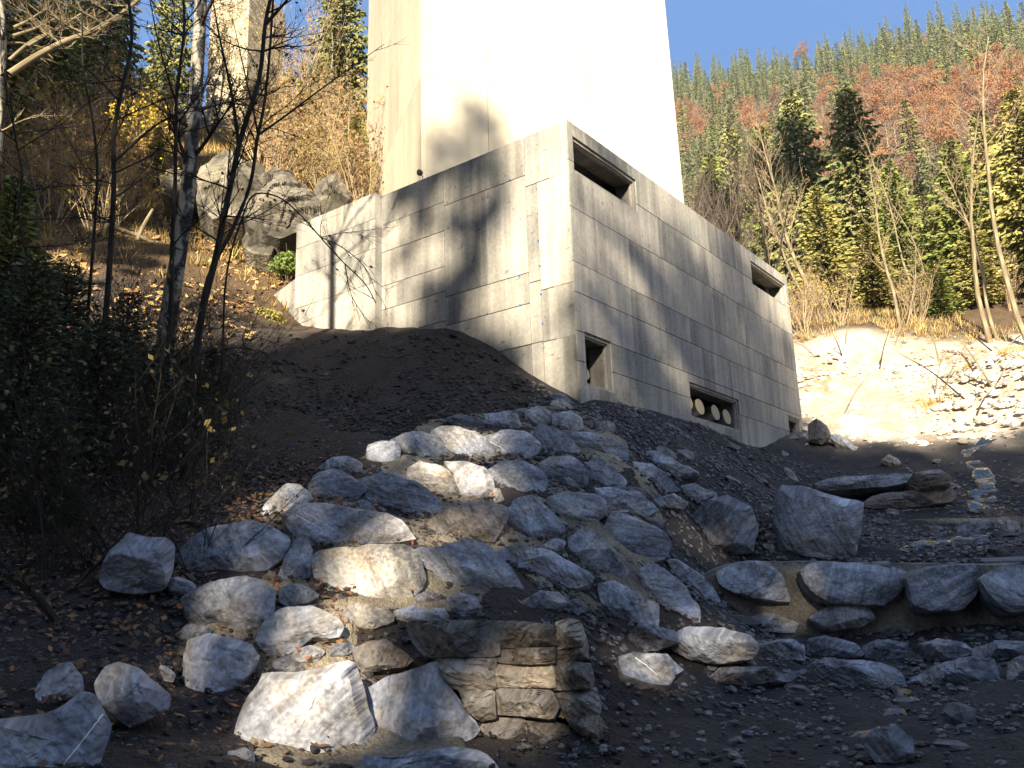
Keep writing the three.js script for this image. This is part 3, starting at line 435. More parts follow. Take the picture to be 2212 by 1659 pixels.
for (const [t, ...p] of [
  ['pale', 695, 315, 760, 300, 855, 305, 872, 350, 865, 400, 820, 455, 740, 440, 690, 400], ['grey', 840, 300, 900, 262, 1000, 245, 1060, 270, 1110, 310, 1155, 370, 1130, 395, 1010, 412, 940, 390, 880, 345], ['grey', 1060, 250, 1140, 215, 1230, 220, 1330, 260, 1400, 320, 1430, 380, 1340, 395, 1200, 400, 1165, 360, 1110, 300],
  ['blue', 1150, 160, 1230, 130, 1320, 150, 1375, 185, 1360, 215, 1270, 215, 1190, 195, 1145, 190], ['dark', 1380, 130, 1500, 120, 1560, 140, 1580, 215, 1520, 232, 1400, 215, 1385, 180], ['grey', 1535, 115, 1590, 100, 1630, 115, 1600, 150, 1550, 140], ['grey', 1620, 120, 1680, 93, 1740, 115, 1775, 180, 1760, 205, 1660, 200, 1615, 170], ['grey', 1770, 140, 1870, 122, 1940, 160, 1945, 215, 1880, 245, 1800, 225, 1775, 190],
  ['grey', 1380, 275, 1480, 240, 1600, 245, 1665, 290, 1695, 335, 1640, 380, 1520, 408, 1440, 360, 1400, 310], ['blue', 1640, 265, 1700, 200, 1790, 235, 1880, 290, 1930, 345, 1830, 375, 1720, 370, 1665, 310], ['blue', 1890, 262, 2000, 255, 2120, 290, 2200, 330, 2212, 400, 2120, 400, 1980, 345, 1910, 310], ['dark', 400, 450, 480, 395, 570, 388, 640, 425, 650, 480, 590, 505, 520, 490, 450, 460],
  ['blue', 345, 560, 400, 490, 480, 475, 560, 500, 620, 540, 675, 580, 590, 655, 520, 680, 430, 655, 370, 620], ['grey', 60, 720, 110, 640, 200, 560, 270, 565, 330, 600, 355, 640, 280, 690, 200, 720, 130, 760, 75, 780], ['blue', 640, 530, 700, 505, 830, 505, 930, 540, 1030, 590, 1125, 690, 1050, 735, 930, 740, 850, 700, 740, 690, 690, 640, 680, 580], ['tan', 930, 460, 985, 420, 1060, 440, 1150, 480, 1200, 560, 1225, 620, 1150, 640, 1080, 610, 990, 560, 930, 510],
  ['grey', 1150, 420, 1260, 415, 1370, 460, 1410, 540, 1425, 620, 1360, 670, 1260, 665, 1220, 600, 1195, 500], ['tan', 1420, 570, 1460, 580, 1485, 640, 1430, 655], ['blue', 1400, 470, 1480, 430, 1600, 425, 1690, 470, 1740, 530, 1700, 600, 1590, 620, 1500, 600, 1440, 540], ['blue', 1695, 440, 1760, 390, 1860, 380, 1920, 420, 1975, 490, 1965, 560, 1900, 605, 1800, 590, 1750, 530, 1710, 480], ['blue', 1970, 420, 2050, 410, 2140, 460, 2200, 530, 2180, 560, 2060, 560, 1980, 500],
  ['blue', 210, 740, 290, 695, 420, 685, 580, 705, 760, 735, 850, 780, 925, 870, 840, 900, 660, 895, 500, 890, 380, 935, 300, 880, 240, 810], ['brown', 970, 860, 1030, 800, 1130, 720, 1260, 680, 1400, 675, 1490, 700, 1490, 760, 1450, 820, 1410, 895, 1250, 870, 1090, 880], ['blue', 1490, 730, 1560, 640, 1650, 625, 1720, 680, 1780, 740, 1825, 810, 1790, 860, 1690, 880, 1600, 890, 1530, 800], ['dark', 1740, 640, 1850, 610, 1980, 620, 2060, 650, 2080, 720, 2000, 780, 1880, 800, 1790, 740],
  ['blue', 2020, 580, 2120, 570, 2212, 600, 2212, 700, 2110, 690, 2050, 640], ['dark', 150, 1110, 200, 990, 260, 890, 330, 880, 355, 940, 345, 1090, 250, 1110, 170, 1120], ['tan', 370, 1000, 430, 960, 620, 940, 780, 930, 900, 930, 960, 980, 1000, 1110, 970, 1190, 880, 1225, 740, 1250, 640, 1220, 520, 1180, 400, 1110], ['blue', 950, 990, 1000, 940, 1130, 930, 1270, 890, 1370, 920, 1450, 1000, 1530, 1090, 1575, 1195, 1440, 1185, 1250, 1180, 1150, 1130, 1080, 1070, 1000, 1030],
  ['dark', 1440, 960, 1530, 915, 1640, 920, 1760, 960, 1840, 1000, 1990, 1090, 1960, 1140, 1870, 1160, 1740, 1100, 1640, 1060, 1530, 1030], ['grey', 1880, 870, 1940, 815, 2010, 830, 2080, 900, 2150, 980, 2200, 1060, 2170, 1110, 2060, 1115, 2000, 1080, 1950, 1000, 1885, 930], ['blue', 180, 1160, 240, 1140, 330, 1155, 400, 1200, 330, 1240, 230, 1260, 175, 1230], ['blue', 1570, 1250, 1700, 1180, 1800, 1190, 1850, 1250, 1780, 1280, 1640, 1275], ['grey', 1840, 1240, 1920, 1230, 1970, 1290, 1900, 1310],
]) { const m = wallStone(wall, 'a', t, p); if (p[0] === 210) { vein(m, [[640, 1112], [690, 1140], [730, 1175]], 0.005); vein(m, [[655, 1105], [700, 1130], [745, 1160]], 0.003); } if (p[0] === 1380 && t === 'grey') vein(m, [[1060, 955], [1085, 968], [1100, 985]], 0.006); }
for (const [t, ...p] of [['blue', 1140, 370, 1190, 250, 1290, 140, 1480, 90, 1650, 65, 1780, 105, 1870, 160, 1890, 210, 1830, 300, 1720, 370, 1540, 400, 1380, 385, 1240, 410], ['grey', 1210, 560, 1270, 510, 1400, 460, 1560, 420, 1700, 450, 1800, 500, 1790, 600, 1740, 740, 1600, 755, 1450, 710, 1360, 730, 1260, 670], ['pale', 1700, 830, 1760, 700, 1880, 630, 2050, 610, 2211, 680, 2260, 740, 2211, 815, 2060, 800, 1980, 870, 1880, 920, 1770, 890], ['grey', 1225, 940, 1260, 850, 1370, 800, 1500, 830, 1640, 870, 1690, 950, 1640, 1040, 1560, 1120, 1400, 1205, 1340, 1170, 1260, 1150, 1230, 1040]]) wallStone(wall, 'b', t, p, { face: 0.55 });
for (const [t, ...p] of [['pale', 255, 450, 400, 460, 560, 430, 700, 385, 730, 460, 760, 600, 800, 740, 770, 850, 700, 970, 350, 960, 220, 880, 110, 840, 105, 740, 150, 610, 220, 520], ['blue', 800, 510, 900, 465, 1050, 420, 1185, 390, 1205, 500, 1290, 610, 1380, 760, 1250, 820, 1050, 850, 900, 905, 850, 820, 810, 700, 790, 580], ['brown', 730, 300, 800, 265, 900, 250, 950, 290, 1050, 340, 1000, 380, 880, 400, 780, 425, 750, 370], ['blue', 780, 932, 830, 850, 960, 875, 1250, 840, 1400, 855, 1480, 932, 1470, 990, 800, 990]]) wallStone(wall, 'c', t, p, { face: 0.6 });
for (const [t, ...p] of [
  ['grey', 360, 650, 410, 620, 480, 640, 560, 710, 630, 790, 640, 870, 560, 840, 460, 790, 390, 730], ['blue', 490, 600, 540, 590, 640, 660, 720, 740, 735, 790, 660, 770, 560, 690], ['grey', 160, 710, 240, 700, 350, 760, 440, 790, 440, 890, 340, 880, 230, 850, 180, 790], ['blue', 190, 450, 240, 365, 330, 400, 440, 440, 500, 510, 470, 570, 360, 600, 260, 580, 210, 520], ['blue', 380, 375, 450, 390, 520, 480, 470, 470], ['grey', 150, 260, 260, 240, 370, 270, 440, 340, 390, 370, 280, 350, 190, 320], ['blue', 430, 290, 520, 270, 590, 310, 560, 340, 450, 320], ['blue', 560, 230, 620, 220, 720, 270, 640, 300, 590, 280], ['grey', 330, 120, 420, 130, 500, 190, 560, 250, 460, 250, 370, 210], ['blue', 370, 60, 450, 60, 560, 130, 660, 180, 560, 180, 440, 140],
  ['grey', -40, 180, 40, 120, 110, 170, 100, 230, 20, 250], ['dark', -30, 300, 60, 280, 160, 300, 190, 370, 100, 420, -20, 400],
]) wallStone(wall, 'd', t, p);
// smaller stones wedged into the wide joints
{
  const r = rng(404), hitPoly = (e, x, y) => { let c = false; for (let i = 0, j = e.length - 1; i < e.length; j = i++) { const [xi, yi] = e[i], [xj, yj] = e[j]; if (yi > y !== yj > y && x < (xj - xi) * (y - yi) / (yj - yi) + xi) c = !c; } return c; };
  for (let t = 0, n = 0; t < 2600 && n < 110; t++) {
    const x = 380 + 1160 * r(), y = 880 + 760 * r(), sc = clamp((y - 500) / 800, 0.4, 1.2), w = (26 + 34 * r()) * sc, h = w * (0.45 + 0.3 * r()), rot = (r() - 0.4) * 0.7; if (!BED.inside(x, y)) continue;
    const pts = []; const m = 6 + Math.floor(r() * 3); for (let i = 0; i < m; i++) { const a = (i + 0.5 * r()) / m * 6.283, rx = Math.cos(a) * w * (0.8 + 0.3 * r()), ry = Math.sin(a) * h * (0.8 + 0.3 * r()); pts.push([x + rx * Math.cos(rot) - ry * Math.sin(rot), y + rx * Math.sin(rot) + ry * Math.cos(rot)]); }
    if (TAKEN.some((e) => pts.concat([[x, y]]).some(([a, b]) => hitPoly(e, x + (a - x) * 0.85, y + (b - y) * 0.85)) || e.some(([a, b]) => hitPoly(pts, a, b)))) continue;
    n++; wallStone(wall, 'v', ['blue', 'grey', 'dark', 'grey', 'tan'][Math.floor(r() * 5)], pts.flat(), { m: 26, k: 7, lift: 0.06 });
  }
}
// check dams across the stream: courses of big blocks in mortar
function dam(label, stones, base, o = {}) {
  const d = thing('check_dam', label, 'dam');
  for (const [t, ...p] of stones) wallStone(d, 'd', t, p, { h: 0.22, back: 0.5, ...o });
  if (base) { // mortar body behind the stones
    const s = new Soup(), top = base.map(([x, y, D, hh]) => [at(x, y, D), hh]);
    for (let i = 0; i < top.length - 1; i++) { const [a, ha] = top[i], [b, hb] = top[i + 1], dn = V(0, -1, 0), bk = V(0.1, 0.05, -1.5), n = 8; const A2 = a.clone().addScaledVector(dn, ha), B2 = b.clone().addScaledVector(dn, hb); A2.z += 0.16; B2.z += 0.16;
      const grid = []; for (let u = 0; u <= n; u++) { grid.push([]); for (let w = 0; w <= n; w++) { const p = a.clone().lerp(b, u / n).lerp(A2.clone().lerp(B2, u / n), w / n); const f = 0.07 * fbm(p.x * 2.5, p.y * 2.5, p.z * 2.5 + 3, 4); p.z += u === 0 || u === n ? 0 : f; p.y += w ? 0 : u === 0 || u === n ? 0 : f * 0.7; grid[u].push(p); } }
      for (let u = 0; u < n; u++) { for (let w = 0; w < n; w++) s.quad(grid[u][w], grid[u][w + 1], grid[u + 1][w + 1], grid[u + 1][w], null); s.quad(grid[u][0], grid[u + 1][0], grid[u + 1][0].clone().add(bk), grid[u][0].clone().add(bk), null); } }
    part('mortar_bed', weld(s.geo()), o.bed ?? M.mortar, d);
  }
  return d;
}
const facing = V(-0.12, 0.22, 0.97).normalize();
dam('check dam of broad dark blocks in grey mortar across the stream bed', [['blue', 740, 640, 850, 600, 960, 600, 1040, 670, 1080, 780, 950, 770, 820, 740, 760, 700], ['blue', 1140, 640, 1200, 605, 1400, 610, 1560, 625, 1640, 660, 1600, 740, 1520, 790, 1300, 790, 1200, 740], ['dark', 1660, 650, 1780, 625, 1960, 615, 1990, 660, 1960, 760, 1900, 815, 1760, 830, 1690, 790], ['dark', 2010, 670, 2100, 620, 2212, 600, 2330, 620, 2350, 800, 2130, 830, 2060, 760], ['blue', 860, 870, 960, 840, 1110, 880, 1100, 930, 960, 930, 880, 910], ['dark', 1180, 860, 1300, 800, 1430, 810, 1480, 870, 1400, 910, 1250, 920]].map((q) => q), [[1500, 1250, 12.3, 0.8], [1560, 1226, 12.35, 1.1], [1640, 1214, 12.4, 1.25], [1780, 1212, 12.45, 1.25], [1950, 1217, 12.5, 1.2], [2120, 1221, 12.6, 1.2], [2330, 1218, 12.7, 1.2]], { n: facing, D: 12.38, h: 0.16, edge: 0.5, bed: M.greyMortar });
dam('low row of wet stones across the stream below the mortared dam', [['blue', 1090, 1150, 1180, 1110, 1260, 1090, 1420, 1095, 1560, 1110, 1590, 1170, 1560, 1220, 1400, 1215, 1230, 1190, 1120, 1180], ['dark', 1640, 1190, 1750, 1130, 1900, 1080, 2040, 1075, 2060, 1150, 1980, 1200, 1800, 1210, 1690, 1215], ['dark', 2150, 1100, 2212, 1070, 2330, 1090, 2330, 1210, 2150, 1190], ['dark', 700, 1170, 760, 1120, 900, 1115, 1100, 1110, 1050, 1170, 880, 1190], ['dark', 930, 1010, 1030, 985, 1130, 990, 1140, 1060, 1000, 1080, 930, 1060], ['blue', 1450, 1000, 1560, 985, 1640, 1000, 1640, 1060, 1540, 1070, 1460, 1060], ['dark', 1660, 1010, 1800, 985, 1900, 1000, 1960, 1040, 1860, 1070, 1690, 1075], ['dark', 1980, 1010, 2100, 990, 2240, 1000, 2240, 1060, 2080, 1070, 1990, 1060]], null, { face: 0.65, h: 0.26, back: 0.5, lift: 0.2, grow: 1.2 });
dam('highest dam of squared blocks where the stream enters', [['dark', 1890, 420, 1930, 400, 2060, 396, 2060, 460, 1900, 465], ['dark', 2072, 398, 2120, 392, 2122, 462, 2075, 465], ['dark', 2134, 392, 2190, 388, 2195, 460, 2136, 465], ['dark', 2206, 388, 2330, 380, 2330, 460, 2208, 462]], [[1860, 1125, 18, 0.5], [2000, 1121, 18, 0.5], [2180, 1117, 18, 0.5], [2330, 1110, 18, 0.5]], { n: facing, D: 17.85, h: 0.12 });
// big boulders embedded between the embankment and the dams
const lone = (k, tone, label, p, o = {}) => { const q = placeStone(k, p, { foot: true, face: 0.85, ...o }), s = stoneSeed++; return setStone(single(o.name ?? 'boulder', stoneGeo(q.pts, o.h ?? q.S * 0.42, o.back ?? q.S * 0.75, s, { pw: 3, ...o }), M.rock[tone][s % M.rock[tone].length], label, 'boulder', o.group), q); };
lone('d', 'dark', 'rounded dark boulder half sunk in grey mortar beside the squared block', [600, 400, 680, 310, 780, 290, 880, 330, 915, 430, 890, 540, 800, 555, 700, 510, 620, 470], { D: 14 });
lone('d', 'blue', 'large squared grey block standing above the broad check dam', [1030, 290, 1060, 240, 1160, 250, 1300, 290, 1420, 320, 1410, 420, 1380, 560, 1230, 560, 1060, 540, 1020, 420], { D: 14.4, pw: 5, h: 0.3, back: 0.9 });
lone('d', 'blue', 'small angular grey boulder at the foot of the embankment near the dam', [310, 950, 360, 890, 430, 900, 520, 930, 540, 980, 450, 1010, 360, 1020]);
lone('d', 'grey', 'broad weathered boulder in a spot of sun below the dam', [510, 960, 600, 910, 760, 920, 870, 950, 930, 1000, 880, 1060, 740, 1080, 600, 1060, 530, 1020]);
lone('d', 'blue', 'bluish wet boulder on the gravel just under the mortared dam', [1140, 1050, 1180, 970, 1260, 955, 1400, 990, 1440, 1040, 1340, 1060, 1200, 1060]);
vein(lone('d', 'grey', 'flat pale slab with a white vein lying on dark gravel', [270, 1060, 340, 1040, 480, 1050, 560, 1110, 520, 1140, 500, 1180, 400, 1170, 290, 1130], { face: 0.4, h: 0.08, back: 0.2 }), [[1372, 1420], [1400, 1440], [1422, 1462]], 0.006);
lone('d', 'dark', 'smooth round dark cobble lying alone on the stream gravel', [1450, 1470, 1500, 1400, 1590, 1380, 1670, 1440, 1680, 1520, 1600, 1560, 1500, 1550], { strata: 0 });
lone('b', 'grey', 'greenish grey boulder lying among brown leaves with a bright end', [640, 1110, 700, 1010, 800, 970, 900, 1010, 980, 1080, 1100, 1180, 1105, 1250, 1000, 1310, 850, 1370, 770, 1300, 680, 1220]);
lone('b', 'blue', 'pointed bluish boulder standing behind the veined slab', [220, 1280, 240, 1150, 300, 1040, 390, 970, 470, 985, 530, 1060, 540, 1220, 450, 1270, 330, 1290], { D: 7.1 });
{ const m = lone('b', 'blue', 'big bluish slab crossed by a long white vein', [-60, 1360, 120, 1330, 300, 1320, 420, 1270, 560, 1160, 640, 1200, 720, 1380, 690, 1520, 640, 1700, 300, 1760, -60, 1760], { D: 6.1, h: 0.1, back: 0.5, cuts: 0, grow: 1.04 }); vein(m, [[135, 1655], [175, 1605], [210, 1560], [255, 1500]]); }
lone('b', 'dark', 'dark hollow-topped boulder in shade beside the embankment edge', [670, 390, 740, 230, 860, 130, 990, 160, 1080, 150, 1140, 200, 1130, 330, 1080, 470, 900, 500, 720, 460]);
lone('b', 'pale', 'small white stone on brown leaves', [1045, 980, 1100, 990, 1160, 1040, 1140, 1090, 1090, 1080], { m: 20, k: 5 });
lone('d', 'tan', 'tan stone lying in the sun-edge of the stream bed', [1520, 110, 1560, 75, 1600, 95, 1620, 120, 1590, 135, 1540, 125], { m: 24, k: 6 });
// riprap heaped against the far end of the chamber
for (const [t, l, ...p] of [['grey', 'tall grey boulder heaped against the far corner of the chamber', 1180, 60, 1220, 40, 1270, 80, 1275, 140, 1190, 150], ['brown', 'brown boulder on top of the heap at the chamber end', 1175, -70, 1215, -95, 1260, -60, 1280, -10, 1240, 20, 1180, 10], ['grey', 'flat grey slab leaning in the heap at the chamber end', 1270, -20, 1330, -15, 1420, 60, 1400, 90, 1320, 50]]) lone('d', t, l, p, { D: 25.5 });
// old sandstone ledges: layered blocks left standing in the bed
function ledge(name, label, k, tones, layers, o = {}) {
  const g = thing(name, label, 'rock');
  layers.forEach((p, i) => wallStone(g, k, tones[i % tones.length], p, { n: o.n ?? facing, grow: 1.05, h: 0.16, back: 0.75, strata: 0.9, pw: 7, cuts: 3, ...o, D: (o.D ?? 8) - 0.03 * (i % 4), name: 'layer' })); return g;
}
ledge('sandstone_ledge', 'stack of brown sandstone layers standing out below the boulders', 'c', ['brown', 'brown', 'tan'], [
  [1000, 140, 1150, 130, 1330, 135, 1500, 140, 1510, 330, 1330, 330, 1120, 320, 1040, 230], [1500, 140, 1680, 150, 1830, 160, 1830, 275, 1660, 280, 1510, 285], [1825, 150, 1900, 125, 1960, 140, 1985, 220, 1970, 275, 1835, 285],
  [1500, 290, 1690, 285, 1820, 282, 1820, 365, 1700, 372, 1500, 360], [1815, 290, 1900, 280, 1985, 280, 2003, 345, 1900, 362, 1818, 362], [1500, 372, 1650, 378, 1812, 372, 1815, 500, 1650, 500, 1500, 492], [1812, 372, 1930, 362, 2010, 372, 2022, 440, 2010, 500, 1900, 512, 1815, 510],
  [1500, 505, 1640, 510, 1800, 515, 1840, 600, 1800, 665, 1660, 655, 1510, 640], [1820, 520, 1920, 505, 2040, 505, 2062, 580, 2050, 640, 1940, 660, 1840, 655], [1660, 670, 1800, 672, 1900, 720, 1990, 790, 1900, 860, 1780, 850, 1670, 800], [1880, 665, 1980, 655, 2060, 650, 2110, 740, 2080, 790, 1990, 780, 1920, 720],
  [1310, 530, 1400, 515, 1495, 520, 1500, 660, 1420, 680, 1330, 620], [1180, 330, 1340, 335, 1495, 340, 1495, 510, 1320, 520, 1240, 490, 1190, 400], [1340, 690, 1500, 660, 1655, 670, 1665, 860, 1500, 880, 1400, 800]], { D: 7.35 });
ledge('rock_ledge', 'long dark rock ledge stepping down beside the squared block', 'd', ['dark', 'brown'], [[1210, 215, 1300, 190, 1500, 175, 1670, 160, 1680, 200, 1560, 225, 1400, 240, 1230, 255], [1420, 320, 1500, 270, 1700, 250, 1860, 235, 1880, 300, 1700, 330, 1500, 340], [1440, 340, 1600, 345, 1700, 340, 1890, 330, 1880, 370, 1700, 390, 1500, 385], [1680, 165, 1800, 150, 1860, 190, 1850, 225, 1720, 235], [1440, 395, 1600, 395, 1640, 440, 1500, 470, 1440, 450], [1650, 400, 1800, 395, 1880, 390, 1880, 450, 1760, 470, 1660, 455]], { D: 19, back: 1.2, h: 0.2 });
// crags on the left slope
for (const [l, p, D] of [['great tilted slab of pale grey crag behind the birch', [300, 1520, 290, 1380, 330, 1280, 420, 1200, 530, 1120, 700, 1240, 820, 1320, 850, 1430, 720, 1530, 640, 1640, 420, 1660], 24.6], ['fractured grey crag between the great slab and the chamber', [800, 1310, 900, 1245, 1000, 1350, 1100, 1440, 1250, 1580, 1230, 1720, 900, 1800, 700, 1720, 640, 1640, 740, 1540, 840, 1450], 23.6], ['small crag with a rounded top next to the chamber wall', [1190, 1440, 1260, 1350, 1340, 1360, 1470, 1520, 1400, 1620, 1260, 1640, 1180, 1540], 24.6], ['cracked square block of crag low beside the bank', [640, 1800, 700, 1740, 800, 1730, 900, 1830, 860, 1930, 720, 1920, 650, 1870], 23.2], ['flat shaded crag under the bank behind the bare stems', [30, 1340, 120, 1290, 290, 1300, 290, 1420, 160, 1520, 40, 1500], 25.5]])
  lone('e', 'crag', l, p, { D, name: 'crag', grow: 1.0, h: 0.7, back: 2.6, strata: 1.6, cuts: 14, m: 84, k: 22, pw: 7, n: V(0.12, 0.52, 0.85).normalize() });
// ---------------------------------------------------------------- plants
// gaps in the canopy behind the camera through which sun reaches the places listed (picture point, radius in metres)
function surf(px, py) {
  const d = ray(px, py); let best = landHit(px, py), bt = best.distanceTo(EYE);
  for (const [n, f] of [[nL, (a, b, y) => a > 0 && a < WA2 && y < TOP], [nR, (a, b, y) => b > 0 && b < WB && y < TOP]]) { const t = P0.clone().sub(EYE).dot(n) / d.dot(n), p = EYE.clone().addScaledVector(d, t), [a, b] = ab(p); if (t > 0 && t < bt && f(a, b, p.y)) { best = p; bt = t; } }
  return best;
}
const GAPS = [
  // wing and left face of the chamber
  [690, 510, 1.1], [760, 480, 1.0], [690, 600, 1.1], [770, 570, 1.0], [700, 680, 0.8], [790, 650, 0.8], [870, 640, 0.42], [850, 500, 0.3], [915, 545, 0.3], [975, 560, 0.22], [885, 685, 0.3], [1100, 510, 0.34], [1070, 560, 0.22], [1140, 470, 0.25], [1070, 640, 0.42], [1110, 680, 0.26], [1160, 655, 0.3], [1165, 560, 0.35], [1195, 600, 0.4], [1195, 520, 0.4], [1190, 440, 0.45], [1160, 360, 0.45], [1205, 300, 0.5], [1140, 300, 0.4], [1205, 370, 0.5], [1175, 735, 0.22], [1210, 745, 0.2], [1165, 690, 0.25], [1165, 800, 0.16], [1210, 830, 0.2], [1035, 420, 0.18], [960, 430, 0.2],
  // right face: slanting gleams
  [1250, 300, 0.35], [1300, 430, 0.3], [1340, 560, 0.22], [1390, 660, 0.2], [1440, 760, 0.18], [1480, 840, 0.16], [1270, 500, 0.2], [1300, 600, 0.16], [1350, 470, 0.2], [1400, 500, 0.16], [1300, 720, 0.16], [1330, 830, 0.25], [1262, 350, 0.3], [1380, 420, 0.2],
  // stones of the embankment
  [640, 1500, 0.42], [690, 1560, 0.28], [600, 1560, 0.3], [470, 1450, 0.3], [520, 1290, 0.26], [470, 1310, 0.2], [690, 1340, 0.22], [800, 1220, 0.3], [860, 1260, 0.26], [835, 980, 0.22], [1010, 960, 0.26], [940, 1030, 0.24], [1040, 1050, 0.24], [620, 1120, 0.22], [590, 1090, 0.2], [850, 1000, 0.15], [680, 1075, 0.15], [960, 1160, 0.2], [1020, 1160, 0.15], [1230, 1490, 0.2], [1160, 1530, 0.22], [1130, 1590, 0.2], [1210, 1570, 0.15], [560, 1180, 0.12], [330, 1540, 0.14], [420, 1430, 0.1], [760, 1360, 0.12],
  // stream
  [1530, 1390, 0.28], [1400, 1440, 0.16], [1220, 1590, 0.2], [1510, 1165, 0.2], [1700, 1330, 0.12],
  // bank left of the wing
  [540, 640, 1.0], [600, 640, 0.8], [520, 580, 1.2], [600, 560, 1.0], [480, 440, 1.5], [600, 450, 1.6], [700, 430, 1.5], [560, 380, 1.8], [400, 330, 1.6], [280, 320, 1.6], [250, 500, 0.6], [330, 520, 0.5], [120, 560, 0.5], [200, 590, 0.5], [380, 600, 0.4],
].map(([x, y, r]) => ({ c: surf(x, y), r: x > 840 && x < 1500 && y < 860 ? r * (x > 1235 ? 0.95 : 1.15) : y > 880 ? r * 1.4 : r }));
// the whole pier above this height stands in the sun but for one patch
const open = (p, j) => { for (const { c, r } of GAPS) { const w = p.clone().sub(c), al = -w.dot(SUN); if (al > 1 && w.addScaledVector(SUN, al).lengthSq() < (r + j) ** 2) return true; } return false; };

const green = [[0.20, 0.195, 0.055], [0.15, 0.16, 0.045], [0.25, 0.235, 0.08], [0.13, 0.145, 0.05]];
const tint = (c, r, k = 0.3) => { const f = 1 - k / 2 + k * r(); return [c[0] * f, c[1] * f * (0.96 + 0.08 * r()), c[2] * f]; };
function spruce(h, w, seed, o = {}) {
  const r = rng(seed), s = new Soup(), lev = o.levels ?? 34, per = o.per ?? 7, tw = o.twigs ?? 20, size = o.size ?? 0.5, b0 = o.bare ?? 0.06, cols = o.cols ?? green, wid = o.wid ?? 0.16, droop = o.droop ?? 0.5, bs = [];
  const q = V(0, 0, 0), a = V(0, 0, 0), b = V(0, 0, 0), c = V(0, 0, 0), d = V(0, 0, 0);
  for (let l = 0; l < lev; l++) {
    const t = b0 + (1 - b0) * (l + r() * 0.6) / lev, R = w / 2 * Math.pow(1 - t, 0.78) * (0.5 + 0.5 * sm(b0 - 0.02, b0 + 0.12, t)) + 0.12;
    for (let k = 0; k < per; k++) {
      const az = (k + r()) / per * 6.283 + l * 2.4, L = R * (0.6 + 0.55 * r()), up = lerp(0.05, 0.75, t * t), dx = Math.cos(az), dz = Math.sin(az), col0 = cols[Math.floor(r() * cols.length)];
      const P = (x) => V(dx * L * x, t * h + L * (up * x - droop * (1.15 - t) * x * x + 0.12 * x * x * x), dz * L * x);
      if (o.wood !== false) bs.push(tube([P(0), P(0.4), P(0.85)], [0.012 + 0.016 * L, 0.008 + 0.01 * L, 0.004], 3));
      const n = Math.max(3, Math.round(tw * Math.pow(L / (w / 2), 0.85)));
      for (let i = 0; i < n; i++) {
        const x = 0.12 + 0.88 * Math.pow((i + r()) / n, 0.8), p = P(x), side = (i % 2 ? 1 : -1), sp = (0.28 + 0.4 * r()) * L * (1.05 - x) * 0.8 + 0.08, len = size * (0.55 + 0.8 * r()) * (o.tip ?? 0.55) + size * (0.55 + 0.8 * r()) * (1 - (o.tip ?? 0.55)) * (1 - t), out = r() * 0.5;
        a.set(p.x - dz * side * sp * r(), p.y - 0.18 * sp, p.z + dx * side * sp * r());
        const hang = o.hang ?? 0.65; q.set(dx * (0.5 + out) - dz * side * (0.9 - out) * (1 - hang), -hang * (0.6 + 0.8 * r()) + 0.12, dz * (0.5 + out) + dx * side * (0.9 - out) * (1 - hang)).normalize().multiplyScalar(len);
        if (o.shade) { const w0 = o.at.clone().add(a); if (open(w0, 0.06) || open(w0.clone().addScaledVector(q, 0.5), 0.12) || open(w0.addScaledVector(q, 1), 0.0)) continue; }
        const ww = wid * (0.7 + 0.6 * r()), W = V(r() - 0.5, (r() - 0.5) * 0.6, r() - 0.5).cross(q).normalize().multiplyScalar(ww);
        b.copy(a).addScaledVector(q, 0.45).add(W); c.copy(a).add(q); d.copy(a).addScaledVector(q, 0.45).sub(W);
        s.quad(a, b, c, d, tint(col0, r));
      }
    }
  }
  const lean = o.lean ?? 0, tp = []; for (let i = 0; i <= 6; i++) tp.push(V(lean * i, h * i / 6 * 0.98 - (i ? 0 : 0.4), 0));
  return { crown: s.geo(), trunk: mergeGeometries([tube(tp, tp.map((_, i) => 0.012 * h * (1 - i / 6) + 0.015), 7), ...bs]) };
}
function plantTree(name, label, cat, v, mats, pos, o = {}) {
  const g = thing(name, label, cat, pos, o.group); g.rotation.y = o.turn ?? 0; g.scale.setScalar(o.scale ?? 1); if (o.wide) g.scale.set(o.scale * o.wide, o.scale, o.scale * o.wide);
  for (const k of ['trunk', 'branches', 'crown', 'leaves', 'twigs']) if (v[k]) part(k, v[k], mats[k] ?? M.twig, g);
  return g;
}
